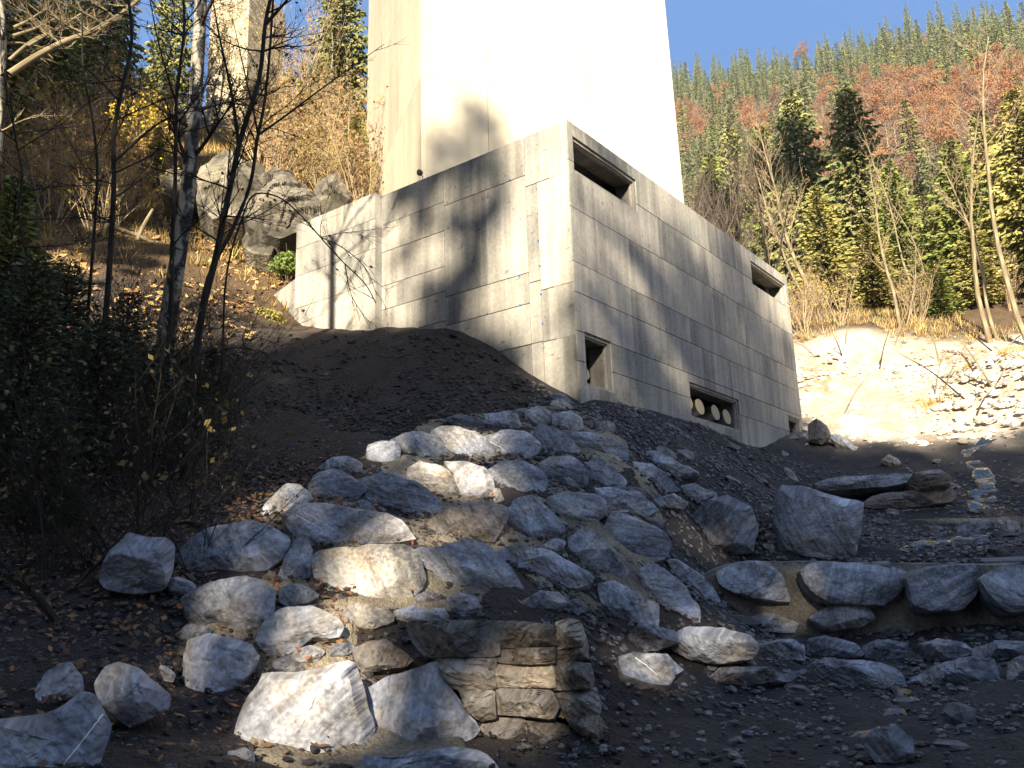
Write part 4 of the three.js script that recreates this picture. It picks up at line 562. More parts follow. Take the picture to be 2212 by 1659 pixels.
// broadleaf: forks from explicit or grown limbs
function grow(o) {
  const r = rng(o.seed), wood = [], fine = [], tips = [];
  const go = (p, d, len, rad, lv) => {
    const n = lv === 0 ? (o.seg ?? 9) : 5, pts = [p.clone()], rs = [rad]; const q = p.clone(), dir = d.clone();
    for (let i = 1; i <= n; i++) { dir.x += (r() - 0.5) * (o.wob ?? 0.22); dir.z += (r() - 0.5) * (o.wob ?? 0.22); dir.y += (r() - 0.5) * 0.12 + (lv ? (o.lift ?? 0.05) : 0.02); dir.normalize(); q.addScaledVector(dir, len / n); pts.push(q.clone()); rs.push(rad * (1 - i / n * (lv === 0 ? 0.8 : 0.85))); }
    (lv < (o.split ?? 1) ? wood : fine).push(tube(pts, rs, lv === 0 ? 7 : lv === 1 ? 4 : 3));
    if (lv >= (o.levels ?? 3)) { tips.push(...pts.slice(1)); return; }
    const kids = o.kids?.[lv] ?? [14, 5, 3][lv]; const t0 = lv === 0 ? (o.bare ?? 0.3) : 0.2;
    for (let i = 0; i < kids; i++) { const t = t0 + (1 - t0) * (i + r()) / kids, f = t * n, k = Math.min(n - 1, Math.floor(f)), pp = pts[k].clone().lerp(pts[k + 1], f - k), az = r() * 6.283, sp = (o.spread ?? 0.9) * (0.7 + 0.6 * r()), dd = dir.clone().lerp(d, 0.5).add(V(Math.cos(az) * sp, (r() - 0.3) * 0.4, Math.sin(az) * sp)).normalize(); go(pp, dd, len * (o.ratio ?? 0.42) * (lv === 0 ? (1.25 - 0.75 * t) : 1) * (0.6 + 0.7 * r()), Math.max(o.min ?? 0.004, rs[k] * (o.thin ?? 0.5)), lv + 1); }
  };
  go(V(0, -0.25, 0), V(o.lx ?? 0, 1, o.lz ?? 0).normalize(), o.h, o.r, 0);
  const out = { trunk: mergeGeometries(wood), twigs: fine.length ? mergeGeometries(fine) : null };
  if (o.leaf) { const s = new Soup(), { n, size, cols } = o.leaf; for (let i = 0; i < n; i++) { const p = tips[Math.floor(r() * tips.length)].clone().add(V(r() - 0.5, r() - 0.5, r() - 0.5).multiplyScalar(o.leaf.blow ?? 0.3)); leafAt(s, p, size * (0.6 + 0.8 * r()), tint(cols[Math.floor(r() * cols.length)], r, 0.5), r); } out.leaves = s.geo(); }
  return out;
}
function leafAt(s, p, z, col, r) { const u = V(r() - 0.5, r() - 0.5, r() - 0.5).normalize(), w = V(r() - 0.5, r() - 0.5, r() - 0.5).cross(u).normalize().multiplyScalar(z * 0.32); u.multiplyScalar(z * 0.5); s.quad(p.clone().sub(u), p.clone().add(w), p.clone().add(u), p.clone().sub(w), col); }

// ---- tall spruces behind the camera; their canopy breaks the sunlight over the foreground
{
  const eX = V(-SUN.z, 0, SUN.x).normalize(); if (eX.x < 0) eX.negate(); const back = V(-SUN.x, 0, -SUN.z).normalize();
  const tall = [[-9.6, 14, 19], [-8.2, 20, 23], [-6.6, 12, 22.5], [-5.0, 17, 27], [-3.4, 13, 24], [-3.9, 18.5, 32.5], [-0.6, 14, 26], [1.2, 18, 27.3], [0.3, 22, 27], [2.8, 13, 28.5], [4.4, 17, 28.5], [-1.8, 22, 25], [2, 23, 28], [-1, 26, 28], [0.8, 27, 29.5], [3, 21, 29.5], [4, 25, 30.5], [-4.9, 21, 32.5], [-3.1, 25, 34], [-5.8, 15.5, 26.3], [6.2, 13.5, 22.5], [8.0, 18, 24], [9.8, 14, 22.5], [11.8, 18, 23.5], [13.8, 14.5, 22.5], [16, 18, 24], [18.5, 15, 23], [-11.5, 17, 19], [21, 17, 23]];
  const side = [[-13.5, -6, 38], [-16, -9, 39], [-18.5, -12, 41], [-15, -3, 37], [-20, -7, 41], [-21.5, -15, 45], [-24, -11, 45], [-17, -18.5, 43], [-19.5, -22, 46], [-22, -25.5, 49], [-20.5, -18, 47], [-25, -22, 50], [-15.6, -15.5, 41]];
  [...tall, ...side].forEach(([q, k, h], i) => {
    const p = i < tall.length ? eX.clone().multiplyScalar(q).addScaledVector(back, k) : V(q, 0, k); p.y = landH(p.x, p.z) - 0.1;
    const v = spruce(h - p.y + 0, 6.2 + 0.6 * (i % 3), 300 + i, { levels: 44, per: 7, twigs: 22, size: 0.8, wid: 0.26, cols: [[0.05, 0.06, 0.02], [0.06, 0.07, 0.025]], shade: true, at: p, wood: false, droop: 0.35, bare: 0.1, hang: 0.5 });
    plantTree('tall_spruce', i < tall.length ? 'tall dark spruce in the row that shades the stones and chamber' : 'tall dark spruce on the slope that shades the left wood', 'tree', { trunk: v.trunk, crown: v.crown }, { trunk: M.bark, crown: M.needle }, p, { group: i < tall.length ? 'spruces shading the foreground' : 'spruces shading the left wood' });
  });
}
// ---- spruces beyond the bank on the right
const spr = [spruce(18, 6.6, 11, { levels: 44, per: 8, twigs: 24, size: 0.62, wid: 0.13, hang: 0.85 }), spruce(16, 5.4, 12, { levels: 42, per: 8, twigs: 22, size: 0.55, wid: 0.12, hang: 0.6, cols: [[0.16, 0.185, 0.035], [0.12, 0.15, 0.03], [0.2, 0.21, 0.045]] }), spruce(17, 6.0, 13, { levels: 42, per: 8, twigs: 22, size: 0.6, wid: 0.13, hang: 0.75, cols: [[0.25, 0.225, 0.055], [0.2, 0.19, 0.05], [0.3, 0.26, 0.075]] })];
const NM = { trunk: M.bark, branches: M.twig, crown: M.needle };
const hOf = [18, 16, 17];
for (const [i, [x, top, D, v, wide, l]] of [[1705, 195, 60, 0, 1.0, 'tall drooping spruce banded by the shadow of the viaduct'], [1825, 185, 57, 0, 1.12, 'broad spruce with weeping branches barred by deep shadow'], [1918, 345, 51, 1, 0.95, 'slim green spruce beside the broad weeping one'], [1640, 270, 62, 1, 1, 'spruce half hidden behind the chamber and bare alders'], [2050, 300, 48, 1, 1.1, 'dense green spruce with full skirts above the bank'], [2110, 235, 53, 2, 1, 'yellow-green spruce behind the leaning pale trunks'], [2185, 190, 47, 2, 1.1, 'tall ragged yellowish spruce at the end of the bank'], [1985, 390, 58, 0, 0.9, 'short grey-green spruce in the gap behind the thin birch'], [1575, 275, 72, 0, 1, 'spruce far behind the chamber roof'], [2290, 220, 44, 1, 1.1, 'spruce leaning out over the right bank'], [1870, 480, 47, 2, 1.35, 'low bushy spruce at the top edge of the bank'], [2010, 560, 44.5, 1, 1.3, 'young spruce under the dense green one'], [1760, 400, 50, 2, 1.1, 'sunlit spruce behind the forked pale birch'], [2090, 480, 46, 2, 1.2, 'feathery young spruce between two pale trunks'], [1530, 330, 66, 1, 1, 'dark spruce close behind the pier']].entries()) {
  const p = at(x, top, D); const y = landH(p.x, p.z), s = (p.y - y) / hOf[v]; if (s <= 0.05) continue;
  plantTree('spruce', l, 'tree', spr[v], NM, V(p.x, y - 0.05, p.z), { scale: s, wide: 1.2 * wide * Math.min(1.6, Math.pow(1 / s, 0.35)), turn: i * 1.7 });
}
// left slope spruces
for (const [i, [x, top, D, v, wide, l]] of [[742, -60, 36, 0, 1.15, 'tall spruce with hanging twigs close to the pier on the left'], [652, 172, 33, 1, 0.8, 'small pointed spruce among the birches'], [768, 250, 29, 2, 1.3, 'bushy young spruce beside the pier foot'], [700, 330, 28, 1, 1.3, 'low spruce above the small crag'], [345, 205, 40, 0, 1.0, 'dark shaded spruce behind the birch trunk'], [250, -120, 44, 0, 1.1, 'very dark tall spruce on the upper left slope'], [120, -160, 40, 1, 1.1, 'huge shaded spruce at the left edge of the wood'], [10, -180, 36, 0, 1.2, 'shaded spruce filling the left edge of the wood'], [-120, -200, 34, 1, 1.2, 'shaded spruce beyond the left edge'], [345, 270, 29, 2, 0.9, 'small bright green spruce near the yellow bush'], [180, -40, 50, 1, 1.1, 'dark spruce deep in the left wood'], [380, -60, 56, 0, 1, 'spruce standing before the old masonry pier']].entries()) {
  const p = at(x, top, D), y = landH(p.x, p.z), s = (p.y - y) / hOf[v]; if (s <= 0.05) continue;
  plantTree('spruce', l, 'tree', spr[v], NM, V(p.x, y - 0.05, p.z), { scale: s, wide: wide * Math.min(1.5, Math.pow(1 / s, 0.3)), turn: i * 2.3 });
}
// ---- wood on the far mountainside
{
  const fs = [0, 1, 2].map((i) => spruce(20, [6.2, 5.4, 7][i], 40 + i, { levels: 26, per: 6, twigs: 11, size: 1.0, wid: 0.22, tip: 0.35, wood: false, hang: 0.7, cols: [[[0.125, 0.14, 0.045], [0.10, 0.115, 0.04]], [[0.17, 0.17, 0.05], [0.13, 0.14, 0.045]], [[0.11, 0.13, 0.06], [0.14, 0.145, 0.058]]][i] }));
  const beech = (seed, cols, n, bare) => { const r = rng(seed), s = new Soup(), br = []; const th = tube([V(0, -0.5, 0), V(0.1, 6, 0), V(0.3, 11, 0.2), V(0.2, 15, 0)], [0.2, 0.16, 0.11, 0.04], 5); for (let i = 0; i < 22; i++) { const az = r() * 6.28, y = 6 + 8 * r(), L = 1.5 + 2.6 * r(); br.push(tube([V(0.2, y, 0.1), V(Math.cos(az) * L * 0.6, y + L * 0.7, Math.sin(az) * L * 0.6), V(Math.cos(az) * L, y + L * 1.3, Math.sin(az) * L)], [0.06, 0.04, 0.02], 3)); }
    for (let i = 0; i < n; i++) { const cl = Math.floor(r() * 16), rr = rng(seed * 31 + cl), c = V((rr() - 0.5) * 6.2, 8 + rr() * 7.5, (rr() - 0.5) * 6.2); const k = 1.5 * Math.cbrt(r()), u = V(r() - 0.5, r() - 0.5, r() - 0.5).normalize().multiplyScalar(k); leafAt(s, c.add(u), bare ? 0.3 : 0.46, tint(cols[cl % cols.length], r, 0.5), r); } return { trunk: mergeGeometries([th, ...br]), leaves: s.geo() }; };
  const bs = [beech(61, [[0.31, 0.145, 0.055], [0.26, 0.125, 0.052]], 1700), beech(62, [[0.28, 0.145, 0.075], [0.24, 0.13, 0.075]], 1400), beech(63, [[0.25, 0.155, 0.10], [0.22, 0.14, 0.095]], 900, true), beech(64, [[0.36, 0.155, 0.048], [0.30, 0.135, 0.05]], 1700)];
  const BM = { trunk: M.paleBark, branches: M.paleBark, leaves: M.leaf }, r = rng(77); let ns = 0, nb = 0;
  const cells = []; for (let D = 140; D < 532; D += 9.2 * (0.7 + D / 900)) for (let a = 0.10; a < 0.60; a += 8.4 / D) cells.push([D + (r() - 0.5) * 9, a + (r() - 0.5) * 8 / D, r(), r(), r(), r()]);
  const rest = [];
  for (const [D, a, r1, r2, r3, r4] of cells) {
    const x = Math.sin(a) * D, z = -Math.cos(a) * D, y = farH(x, z), [px, py] = see(V(x, y + 10, z)); if (px < 1420 || px > 2290 || py < -60) continue;
    // beech below the line, spruce above it
    const edge = lerp(225, 125, clamp((px - 1450) / 700)), n = 34 * fbm(x / 40, z / 40, 50), band = py > 225 && py < 300 && px > 1440 && px < 1680, inB = band ? r1 < 0.7 : py > edge + 15 + n && px > 1740 + 50 * fbm(x / 30, z / 30, 9);
    const isB = inB ? r1 < 0.93 : r1 < 0.08; const p = V(x, y - 0.3, z), s = (0.6 + 0.6 * r2 * r2) * (D < 220 ? 0.8 : 1);
    if (isB) { if (nb++ >= 299) continue; const k = Math.floor(r3 * 4); plantTree('beech_tree', ['rust-orange beech on the far mountainside', 'brown beech on the far mountainside', 'nearly bare greyish beech on the far mountainside', 'bright orange beech on the far mountainside'][k], 'tree', bs[k], BM, p, { scale: s * 1.0, turn: r4 * 6, group: ['rust beeches of the far slope', 'brown beeches of the far slope', 'bare beeches of the far slope', 'bright beeches of the far slope'][k] }); }
    else if (ns++ < 299) { const k = Math.floor(r3 * 3); plantTree('mountain_spruce', ['dark green spruce in the wood on the far mountainside', 'lighter green spruce in the wood on the far mountainside', 'broad bluish spruce in the wood on the far mountainside'][k], 'tree', { trunk: fs[k].trunk, crown: fs[k].crown }, NM, p, { scale: s * 1.15, wide: 1.1 + 0.35 * r4, turn: r4 * 6, group: ['dark spruces of the far slope', 'light spruces of the far slope', 'bluish spruces of the far slope'][k] }); }
    else rest.push(new THREE.Matrix4().compose(p, new THREE.Quaternion().setFromAxisAngle(UP, r4 * 6), V(s, s * 1.1, s)));
  }
  if (rest.length) { const im = new THREE.InstancedMesh(fs[0].crown, M.needle, rest.length); rest.forEach((m, i) => im.setMatrixAt(i, m)); stuff(im, 'distant_spruce_wood', 'mass of distant spruces closing the far mountainside', 'wood'); }
  console.log('far trees', ns, nb, rest.length);
}
// ---- pale birches on the right bank
const rootAt = (x, D) => { const p = at(x, 800, D); return onLand(p.x, p.z); };
for (const [l, x, D, o, m] of [
  ['forked pale dead birch on the bank above the chamber end', 1790, 43.5, { seed: 5, h: 11, r: 0.17, lx: -0.13, lz: -0.02, kids: [16, 5, 3], bare: 0.35, spread: 0.7, ratio: 0.36 }, 'paleBark'], ['second stem of thin pale birch leaning next to the forked one', 1775, 43.8, { seed: 6, h: 9.5, r: 0.13, lx: -0.2, kids: [13, 5, 3], bare: 0.4, spread: 0.8, ratio: 0.36 }, 'paleBark'],
  ['slender pale birch with a side stem standing on the bank edge', 1957, 42.5, { seed: 7, h: 9, r: 0.12, lx: -0.06, kids: [9, 4, 3], bare: 0.3, spread: 1, ratio: 0.35 }, 'paleBark'], ['arching bare sapling beside the slender birch', 1965, 42.2, { seed: 8, h: 4.5, r: 0.06, lx: 0.35, kids: [7, 4, 2], bare: 0.2, spread: 0.8 }, 'paleBark'],
  ['leaning pale trunk on the right bank, thicker of a close pair', 2150, 41, { seed: 9, h: 10, r: 0.17, lx: -0.2, kids: [8, 4, 2], bare: 0.5, ratio: 0.3 }, 'paleBark'], ['leaning pale trunk on the right bank, thinner of a close pair', 2168, 41.5, { seed: 10, h: 9, r: 0.13, lx: -0.22, kids: [8, 4, 2], bare: 0.5, ratio: 0.3 }, 'paleBark'], ['long leaning pale trunk reaching up into the yellowish spruce', 2235, 40, { seed: 14, h: 14, r: 0.17, lx: -0.26, kids: [8, 4, 2], bare: 0.55, ratio: 0.25 }, 'paleBark'],
  ['thin straight pale stem behind the young spruce', 2030, 46, { seed: 15, h: 7, r: 0.07, kids: [7, 3, 2], bare: 0.3 }, 'paleBark'], ['thin tilted pale stem above the dark hollow', 1998, 50, { seed: 16, h: 10, r: 0.09, lx: -0.15, kids: [8, 4, 2], bare: 0.4 }, 'paleBark'],
]) { const v = grow({ levels: 3, lift: 0.1, min: 0.007, ...o, r: o.r * 0.75, thin: 0.22, ratio: 0.27, kids: o.kids.map((k, i) => Math.round(k * (i ? 1.4 : 1.8))) }); plantTree('bare_birch', l, 'tree', v, { trunk: M[m], twigs: M.tanTwig }, rootAt(x, D)); }
// bare alders close behind the chamber, in the shadow of the pier
{
  const al = [21, 22, 23].map((s) => grow({ seed: s, h: 8, r: 0.08, kids: [12, 6, 4], bare: 0.2, spread: 0.6, ratio: 0.4, lift: 0.12 })), r = rng(5);
  for (let i = 0; i < 16; i++) { const x = 1470 + 190 * r(), D = 33 + 16 * r(), p = at(x, 500, D); plantTree('bare_alder', 'bare dark alder in the thicket behind the chamber roof', 'tree', al[i % 3], { trunk: M.darkBark, twigs: M.twig }, onLand(p.x, p.z), { scale: 0.9 + 0.5 * r(), turn: r() * 6, group: 'bare alders behind the chamber' }); }
}
// ---- sunlit birches and brush on the left slope
{
  const gold = [[0.40, 0.25, 0.05], [0.24, 0.21, 0.05], [0.44, 0.30, 0.06], [0.30, 0.18, 0.06], [0.2, 0.19, 0.05]], rust = [[0.30, 0.17, 0.07], [0.24, 0.15, 0.075], [0.22, 0.18, 0.07], [0.36, 0.2, 0.07]], lemon = [[0.62, 0.46, 0.04], [0.55, 0.40, 0.035]];
  const bir = [31, 32, 33].map((s, i) => grow({ seed: s, h: 9, r: 0.075, kids: [14, 5, 3], bare: 0.25, spread: 0.55, ratio: 0.32, lift: 0.1, thin: 0.35, min: 0.006, leaf: { n: [260, 90, 480][i], size: 0.12, cols: i === 1 ? rust : gold, blow: 0.35 } })), r = rng(15);
  const shr = [34, 35, 36, 37].map((s, i) => { const parts = [1, 2, 3, 4, 5, 6].map((k) => { const v = grow({ seed: s * 10 + k, h: 2.6 + 1.2 * hash(s, k, 1), r: 0.022, lx: (hash(s, k, 2) - 0.5) * 1.0, lz: (hash(s, k, 3) - 0.5) * 1.0, kids: [8, 4], levels: 2, bare: 0.15, spread: 0.7, min: 0.006, split: 1, leaf: { n: [130, 60, 160, 30][i], size: 0.11, cols: [rust, rust, gold, lemon][i], blow: 0.25 } }); return v; }); return { trunk: mergeGeometries(parts.map((v) => v.trunk)), twigs: mergeGeometries(parts.map((v) => v.twigs)), leaves: mergeGeometries(parts.map((v) => v.leaves)) }; });
  const BM = { trunk: M.birch, twigs: M.tanTwig, leaves: M.leaf }, SM = { trunk: M.tanTwig, twigs: M.tanTwig, leaves: M.leaf };
  for (let i = 0; i < 22; i++) { const x = 590 + 200 * r(), D = 32 + 14 * r(), p = at(x, 300, D), k = i % 3; plantTree('young_birch', ['thin white birch with gold leaves on the left slope', 'thin white birch with sparse rusty leaves on the left slope', 'leafy gold birch on the left slope'][k], 'tree', bir[k], BM, onLand(p.x, p.z), { scale: 0.5 + 0.4 * r() + (i % 7 === 0 ? 0.4 : 0), turn: r() * 6, group: ['gold birches of the left slope', 'rusty birches of the left slope', 'leafy birches of the left slope'][k] }); }
  for (const [x, D, s] of [[450, 44, 0.9], [470, 48, 0.95], [430, 40, 0.7]]) { const p = at(x, 300, D); plantTree('young_birch', 'birch in golden leaf before the old masonry pier', 'tree', bir[2], BM, onLand(p.x, p.z), { scale: s, turn: x, group: 'golden birches before the masonry pier' }); }
  const bush = (n, x0, x1, D0_, D1, label, group, ks, s0, s1) => { for (let i = 0; i < n; i++) { const x = lerp(x0, x1, r()), p = at(x, 500, lerp(D0_, D1, r())), [pa, pb] = ab(p); if (pa > -0.6 && pa < 10.4 && pb > -0.5 && pb < 13) continue; const k = ks[i % ks.length]; plantTree('shrub', label, 'shrub', shr[k], SM, onLand(p.x, p.z), { scale: lerp(s0, s1, r()), turn: r() * 6, group }); } };
  bush(34, 560, 800, 26, 36, 'twiggy rust-brown shrub on the sunny left slope', 'shrubs of the left slope', [0, 1, 2], 0.6, 1.2);
  bush(22, 0, 420, 24, 40, 'thin brown shrub under the dark wood on the left', 'shrubs under the left wood', [1, 3, 0], 0.5, 1.1);
  bush(8, 1700, 2230, 42, 47, 'low tawny shrub along the top of the eroded bank', 'shrubs along the bank', [0, 1, 3], 0.35, 0.8);
  bush(6, 1690, 1800, 41.5, 44, 'tall tawny reed-like shrub at the corner of the bank', 'reedy shrubs of the bank', [1, 3], 0.6, 0.9);
  // the yellow bush
  const yb = at(305, 250, 32), ys = new Soup(), rr = rng(8); for (let i = 0; i < 900; i++) { const u = V(rr() - 0.5, rr() - 0.5, rr() - 0.5).normalize().multiplyScalar(Math.cbrt(rr())); leafAt(ys, V(u.x * 1.3, 1.7 + u.y * 1.25 + 0.3 * Math.sin(u.x * 5), u.z * 1.1), 0.17, tint(lemon[i % 2], rr, 0.4), rr); }
  const y = thing('yellow_bush', 'bright yellow bush on the slope behind the bare stems', 'bush', onLand(yb.x, yb.z)); part('leaves', ys.geo(), M.leaf, y); part('twigs', shr[3].trunk, M.tanTwig, y).scale.setScalar(0.7);
  y.scale.setScalar(0.95);
}
// ---- dark stems and saplings on the left, near the camera
function stem(label, name, D, px, rad, mat, o = {}) {
  // px: picture points from top to bottom; the last is continued to the ground
  if (!o.free && D < 11) { D *= 1.5; rad *= 1.5; o = { ...o, len: (o.len ?? 0.9) * 1.5, limbs: o.limbs?.map((b) => b.map(([x, y, z]) => [x, y, z ? z * 1.5 : undefined])) }; }
  const r = rng(o.seed ?? px.length * 7 + Math.round(px[0][0])), pts = px.map(([x, y], i) => at(x, y, D + (o.dD ?? 0) * i / px.length)), last = pts[pts.length - 1];
  if (!o.free) { const g = landH(last.x, last.z); if (last.y > g) pts.push(V(last.x + (o.foot ?? 0), lerp(last.y, g, 0.55), last.z), V(last.x + 1.4 * (o.foot ?? 0), g - 0.1, last.z)); }
  const line = smoothLine(pts, pts.length * 4).reverse(), n = line.length, g = thing(name, label, o.cat ?? 'tree', line[0].clone()); g.position.copy(line[0]); const L = line.map((p) => p.clone().sub(line[0]));
  part('trunk', tube(L, L.map((_, i) => lerp(rad, rad * (o.tip ?? 0.45), i / n)), 7), mat, g);
  let tw = []; const lv = new Soup(), bough = () => { if (tw.length) part('branch', mergeGeometries(tw), o.twigMat ?? M.darkBark, g); tw = []; }; const sub_ = (p, d, len, ra, k) => { const q = [p.clone()], dd = d.clone(), c = p.clone(); for (let i = 0; i < 5; i++) { dd.x += (r() - 0.5) * 0.35; dd.y += (r() - 0.5) * 0.3 + (o.sag ?? 0.02); dd.z += (r() - 0.5) * 0.3; dd.normalize(); c.addScaledVector(dd, len / 5); q.push(c.clone()); } tw.push(tube(q, q.map((_, i) => Math.max(0.0022, ra * (1 - i / 6))), 3)); if (k < (o.deep ?? 2)) for (let i = 0; i < 4; i++) { const b = 1 + Math.floor(r() * 4); sub_(q[b], dd.clone().add(V(r() - 0.5, r() - 0.4, r() - 0.5).multiplyScalar(1.5)).normalize(), len * (0.35 + 0.3 * r()), ra * 0.55, k + 1); } else if (r() < (o.leaves ?? 0.05)) for (let i = 0; i < 2; i++) leafAt(lv, q[2 + i * 2], 0.07, tint(o.leafCol ?? [0.10, 0.07, 0.03], r, 0.5), r); };
  for (let i = 0; i < (o.twigs ?? 12); i++) { const k = Math.floor(lerp(n * (o.from ?? 0.35), n - 1, r())), az = r() * 6.283; sub_(L[k], V(Math.cos(az), 0.5 * r() + 0.15, Math.sin(az) * 0.6).normalize(), (o.len ?? 0.9) * (0.5 + 0.8 * r()), rad * 0.28 + 0.002, 0); bough(); }
  for (const b of o.limbs ?? []) { const bw = b.map(([x, y, z]) => at(x, y, z ?? D).sub(line[0])); bw[0] = L.reduce((m, p) => p.distanceTo(bw[0]) < m.distanceTo(bw[0]) ? p : m, L[0]).clone(); const bp = smoothLine(bw, 14); tw.push(tube(bp, bp.map((_, i) => lerp(rad * 0.55, 0.004, i / 14)), 5)); for (let i = 3; i < 14; i += 2) sub_(bp[i], bp[i].clone().sub(bp[i - 1]).normalize().add(V(r() - 0.5, r() - 0.5, r() - 0.5)).normalize(), (o.len ?? 0.9) * 0.5 * (0.4 + r()), 0.006, 1); bough(); }
  if (lv.p.length) part('leaves', lv.geo(), M.leaf, g); return g;
}
stem('grey-white birch trunk with dark knots standing in the shade', 'birch_tree', 9.6, [[438, -120], [434, 0], [428, 120], [415, 300], [404, 430], [385, 560], [368, 660]], 0.105, M.birch, { tip: 0.6, twigs: 9, from: 0.5, len: 1.2, foot: -0.05 });
stem('dark bare sapling leaning right, thickest of the dark stems', 'bare_sapling', 7.6, [[600, -60], [575, 40], [560, 170], [520, 300], [490, 440], [465, 560], [440, 660]], 0.036, M.darkBark, { twigs: 16, len: 0.8, limbs: [[[512, 330, 7.6], [500, 200, 7.5], [470, 60, 7.4], [455, -40, 7.4]], [[572, 60, 7.6], [620, 0, 7.5], [660, -60, 7.4]]], foot: -0.1 });
stem('dark forked sapling whose long limb reaches towards the pier', 'bare_sapling', 7.9, [[590, 0], [582, 120], [570, 230], [556, 300], [540, 400], [500, 500], [450, 600]], 0.024, M.darkBark, { twigs: 12, len: 0.7, limbs: [[[556, 300], [610, 255], [690, 195], [760, 145], [830, 95]], [[556, 300], [545, 230], [520, 120], [500, 30]]], foot: -0.15 });
stem('dark upright sapling close behind the birch trunk', 'bare_sapling', 8.4, [[392, -60], [398, 60], [382, 200], [380, 300], [378, 400], [372, 520], [370, 640]], 0.026, M.darkBark, { twigs: 14, len: 0.8, limbs: [[[380, 215], [355, 140], [335, 60], [320, -30]]] });
stem('dark forked sapling left of the birch with a limb bent over', 'bare_sapling', 8, [[268, -60], [285, 80], [262, 200], [246, 290], [246, 400], [240, 520], [232, 640]], 0.03, M.darkBark, { twigs: 14, len: 0.85, limbs: [[[247, 345], [300, 300], [345, 265], [400, 235], [425, 200]]] });
stem('thin dark sapling at the edge of the left thicket', 'bare_sapling', 8.6, [[178, 30], [180, 150], [200, 260], [210, 360], [205, 480], [196, 600]], 0.018, M.darkBark, { twigs: 12, len: 0.8 });
stem('thin crooked dark sapling at the far left', 'bare_sapling', 7.8, [[20, 200], [34, 300], [48, 380], [40, 470], [60, 560], [75, 660]], 0.016, M.darkBark, { twigs: 14, len: 0.9 });
stem('thin dark sapling bending over the wall with drooping twigs', 'bare_sapling', 8.3, [[812, 655], [790, 615], [735, 560], [690, 510], [650, 465], [600, 425], [550, 420], [520, 480], [490, 590]], 0.011, M.darkBark, { twigs: 8, len: 0.5, sag: -0.05, from: 0.5, leaves: 0.06, limbs: [[[690, 510], [740, 535], [790, 580], [815, 640]], [[735, 575], [760, 640], [800, 700]]] });
stem('pale sunlit dead limb slanting across the dark wood', 'dead_limb', 14, [[310, -10], [299, 0], [245, 42], [196, 69], [150, 86], [85, 118], [20, 160]], 0.055, M.dead, { free: true, cat: 'branch', twigs: 16, len: 0.9, from: 0.2, twigMat: M.dead });
stem('pale sunlit trunk at the left edge of the wood', 'pale_trunk', 15, [[-4, -60], [4, 40], [2, 160], [-6, 300]], 0.11, M.birch, { twigs: 10, len: 1.3, twigMat: M.dead });
for (const [i, a] of [[[30, 60], [60, 45], [100, 20]], [[28, 78], [80, 60], [120, 40]], [[60, 100], [110, 70], [175, 30]], [[20, 130], [70, 88], [130, 60]]].entries()) stem(['short pale broken limb on the left trunk', 'second pale broken limb under the first', 'long thin pale limb in the dark wood', 'pale limb low on the left trunk'][i], 'dead_limb', 14.4, a.reverse(), 0.03, M.dead, { free: true, cat: 'branch', twigs: 5, len: 0.8, from: 0.3, twigMat: M.dead, seed: i + 50 });
stem('long fallen branch arching over the dark undergrowth', 'fallen_branch', 8.6, [[466, 775], [440, 768], [380, 790], [300, 832], [220, 885], [140, 935], [70, 985], [0, 1045]], 0.035, M.bark, { cat: 'branch', tip: 0.3, twigs: 9, len: 0.8, sag: -0.16, from: 0.1, free: false });
stem('dead stick lying on the leaves in the left foreground', 'fallen_stick', 6.6, [[10, 1240], [50, 1265], [90, 1300], [120, 1340]], 0.03, M.bark, { free: true, cat: 'stick', twigs: 3, len: 0.3 });
stem('short lichen-grey log standing among the leaves', 'fallen_log', 7.6, [[192, 1165], [186, 1200], [178, 1240]], 0.05, M.birch, { cat: 'log', twigs: 0, tip: 0.8 });
for (const [l, a, b] of [['long pale log lying on the lit leaves of the left slope', [232, 488], [345, 532]], ['short pale log across the long one on the left slope', [262, 500], [300, 512]], ['pale leaning pole over the logs on the left slope', [296, 520], [330, 452]], ['thin pale pole fallen beside the crag', [560, 590], [640, 632]]]) { const p = landHit(...a), q = landHit(...b), D = Math.max(18, Math.min(Math.hypot(p.x, p.z), 24)), A = at(a[0], a[1], D), B = at(b[0], b[1], D); const k = smoothLine([A, A.clone().lerp(B, 0.5).add(V(0, 0.06, 0)), B], 8), m = single('fallen_log', tube(k.map((x) => x.clone().sub(A)), k.map((_, j) => 0.07 - 0.004 * j), 7), M.dead, l, 'log'); m.position.copy(A); }
{ // fern-green bushes by the wing wall
  const r = rng(88); for (const [x, y, D, l, col] of [[625, 540, 22.6, 'bright green bush growing against the wing of the chamber', [0.16, 0.22, 0.03]], [575, 672, 21.2, 'mossy yellow-green tuft at the foot of the low wall', [0.3, 0.26, 0.05]]]) { const s = new Soup(), p = at(x, y, D); for (let i = 0; i < 1400; i++) { const u = V(r() - 0.5, r() * 0.6, r() - 0.5).normalize().multiplyScalar(Math.cbrt(r())); leafAt(s, V(u.x * 0.55, u.y * 0.6, u.z * 0.5), 0.09, tint(col, r, 0.6), r); } const g = thing('green_bush', l, 'bush', V(p.x, Math.min(p.y - 0.5, landH(p.x, p.z) + 0.3), p.z)); part('leaves', s.geo(), M.leaf, g); part('twigs', mergeGeometries([0, 1, 2, 3].map((k) => tube([V(0, -0.6, 0), V(0.15 * Math.cos(k * 1.6), 0.4, 0.15 * Math.sin(k * 1.6)), V(0.4 * Math.cos(k * 1.6), 0.75, 0.3 * Math.sin(k * 1.6))], [0.015, 0.012, 0.005], 4))), M.twig, g); }
}
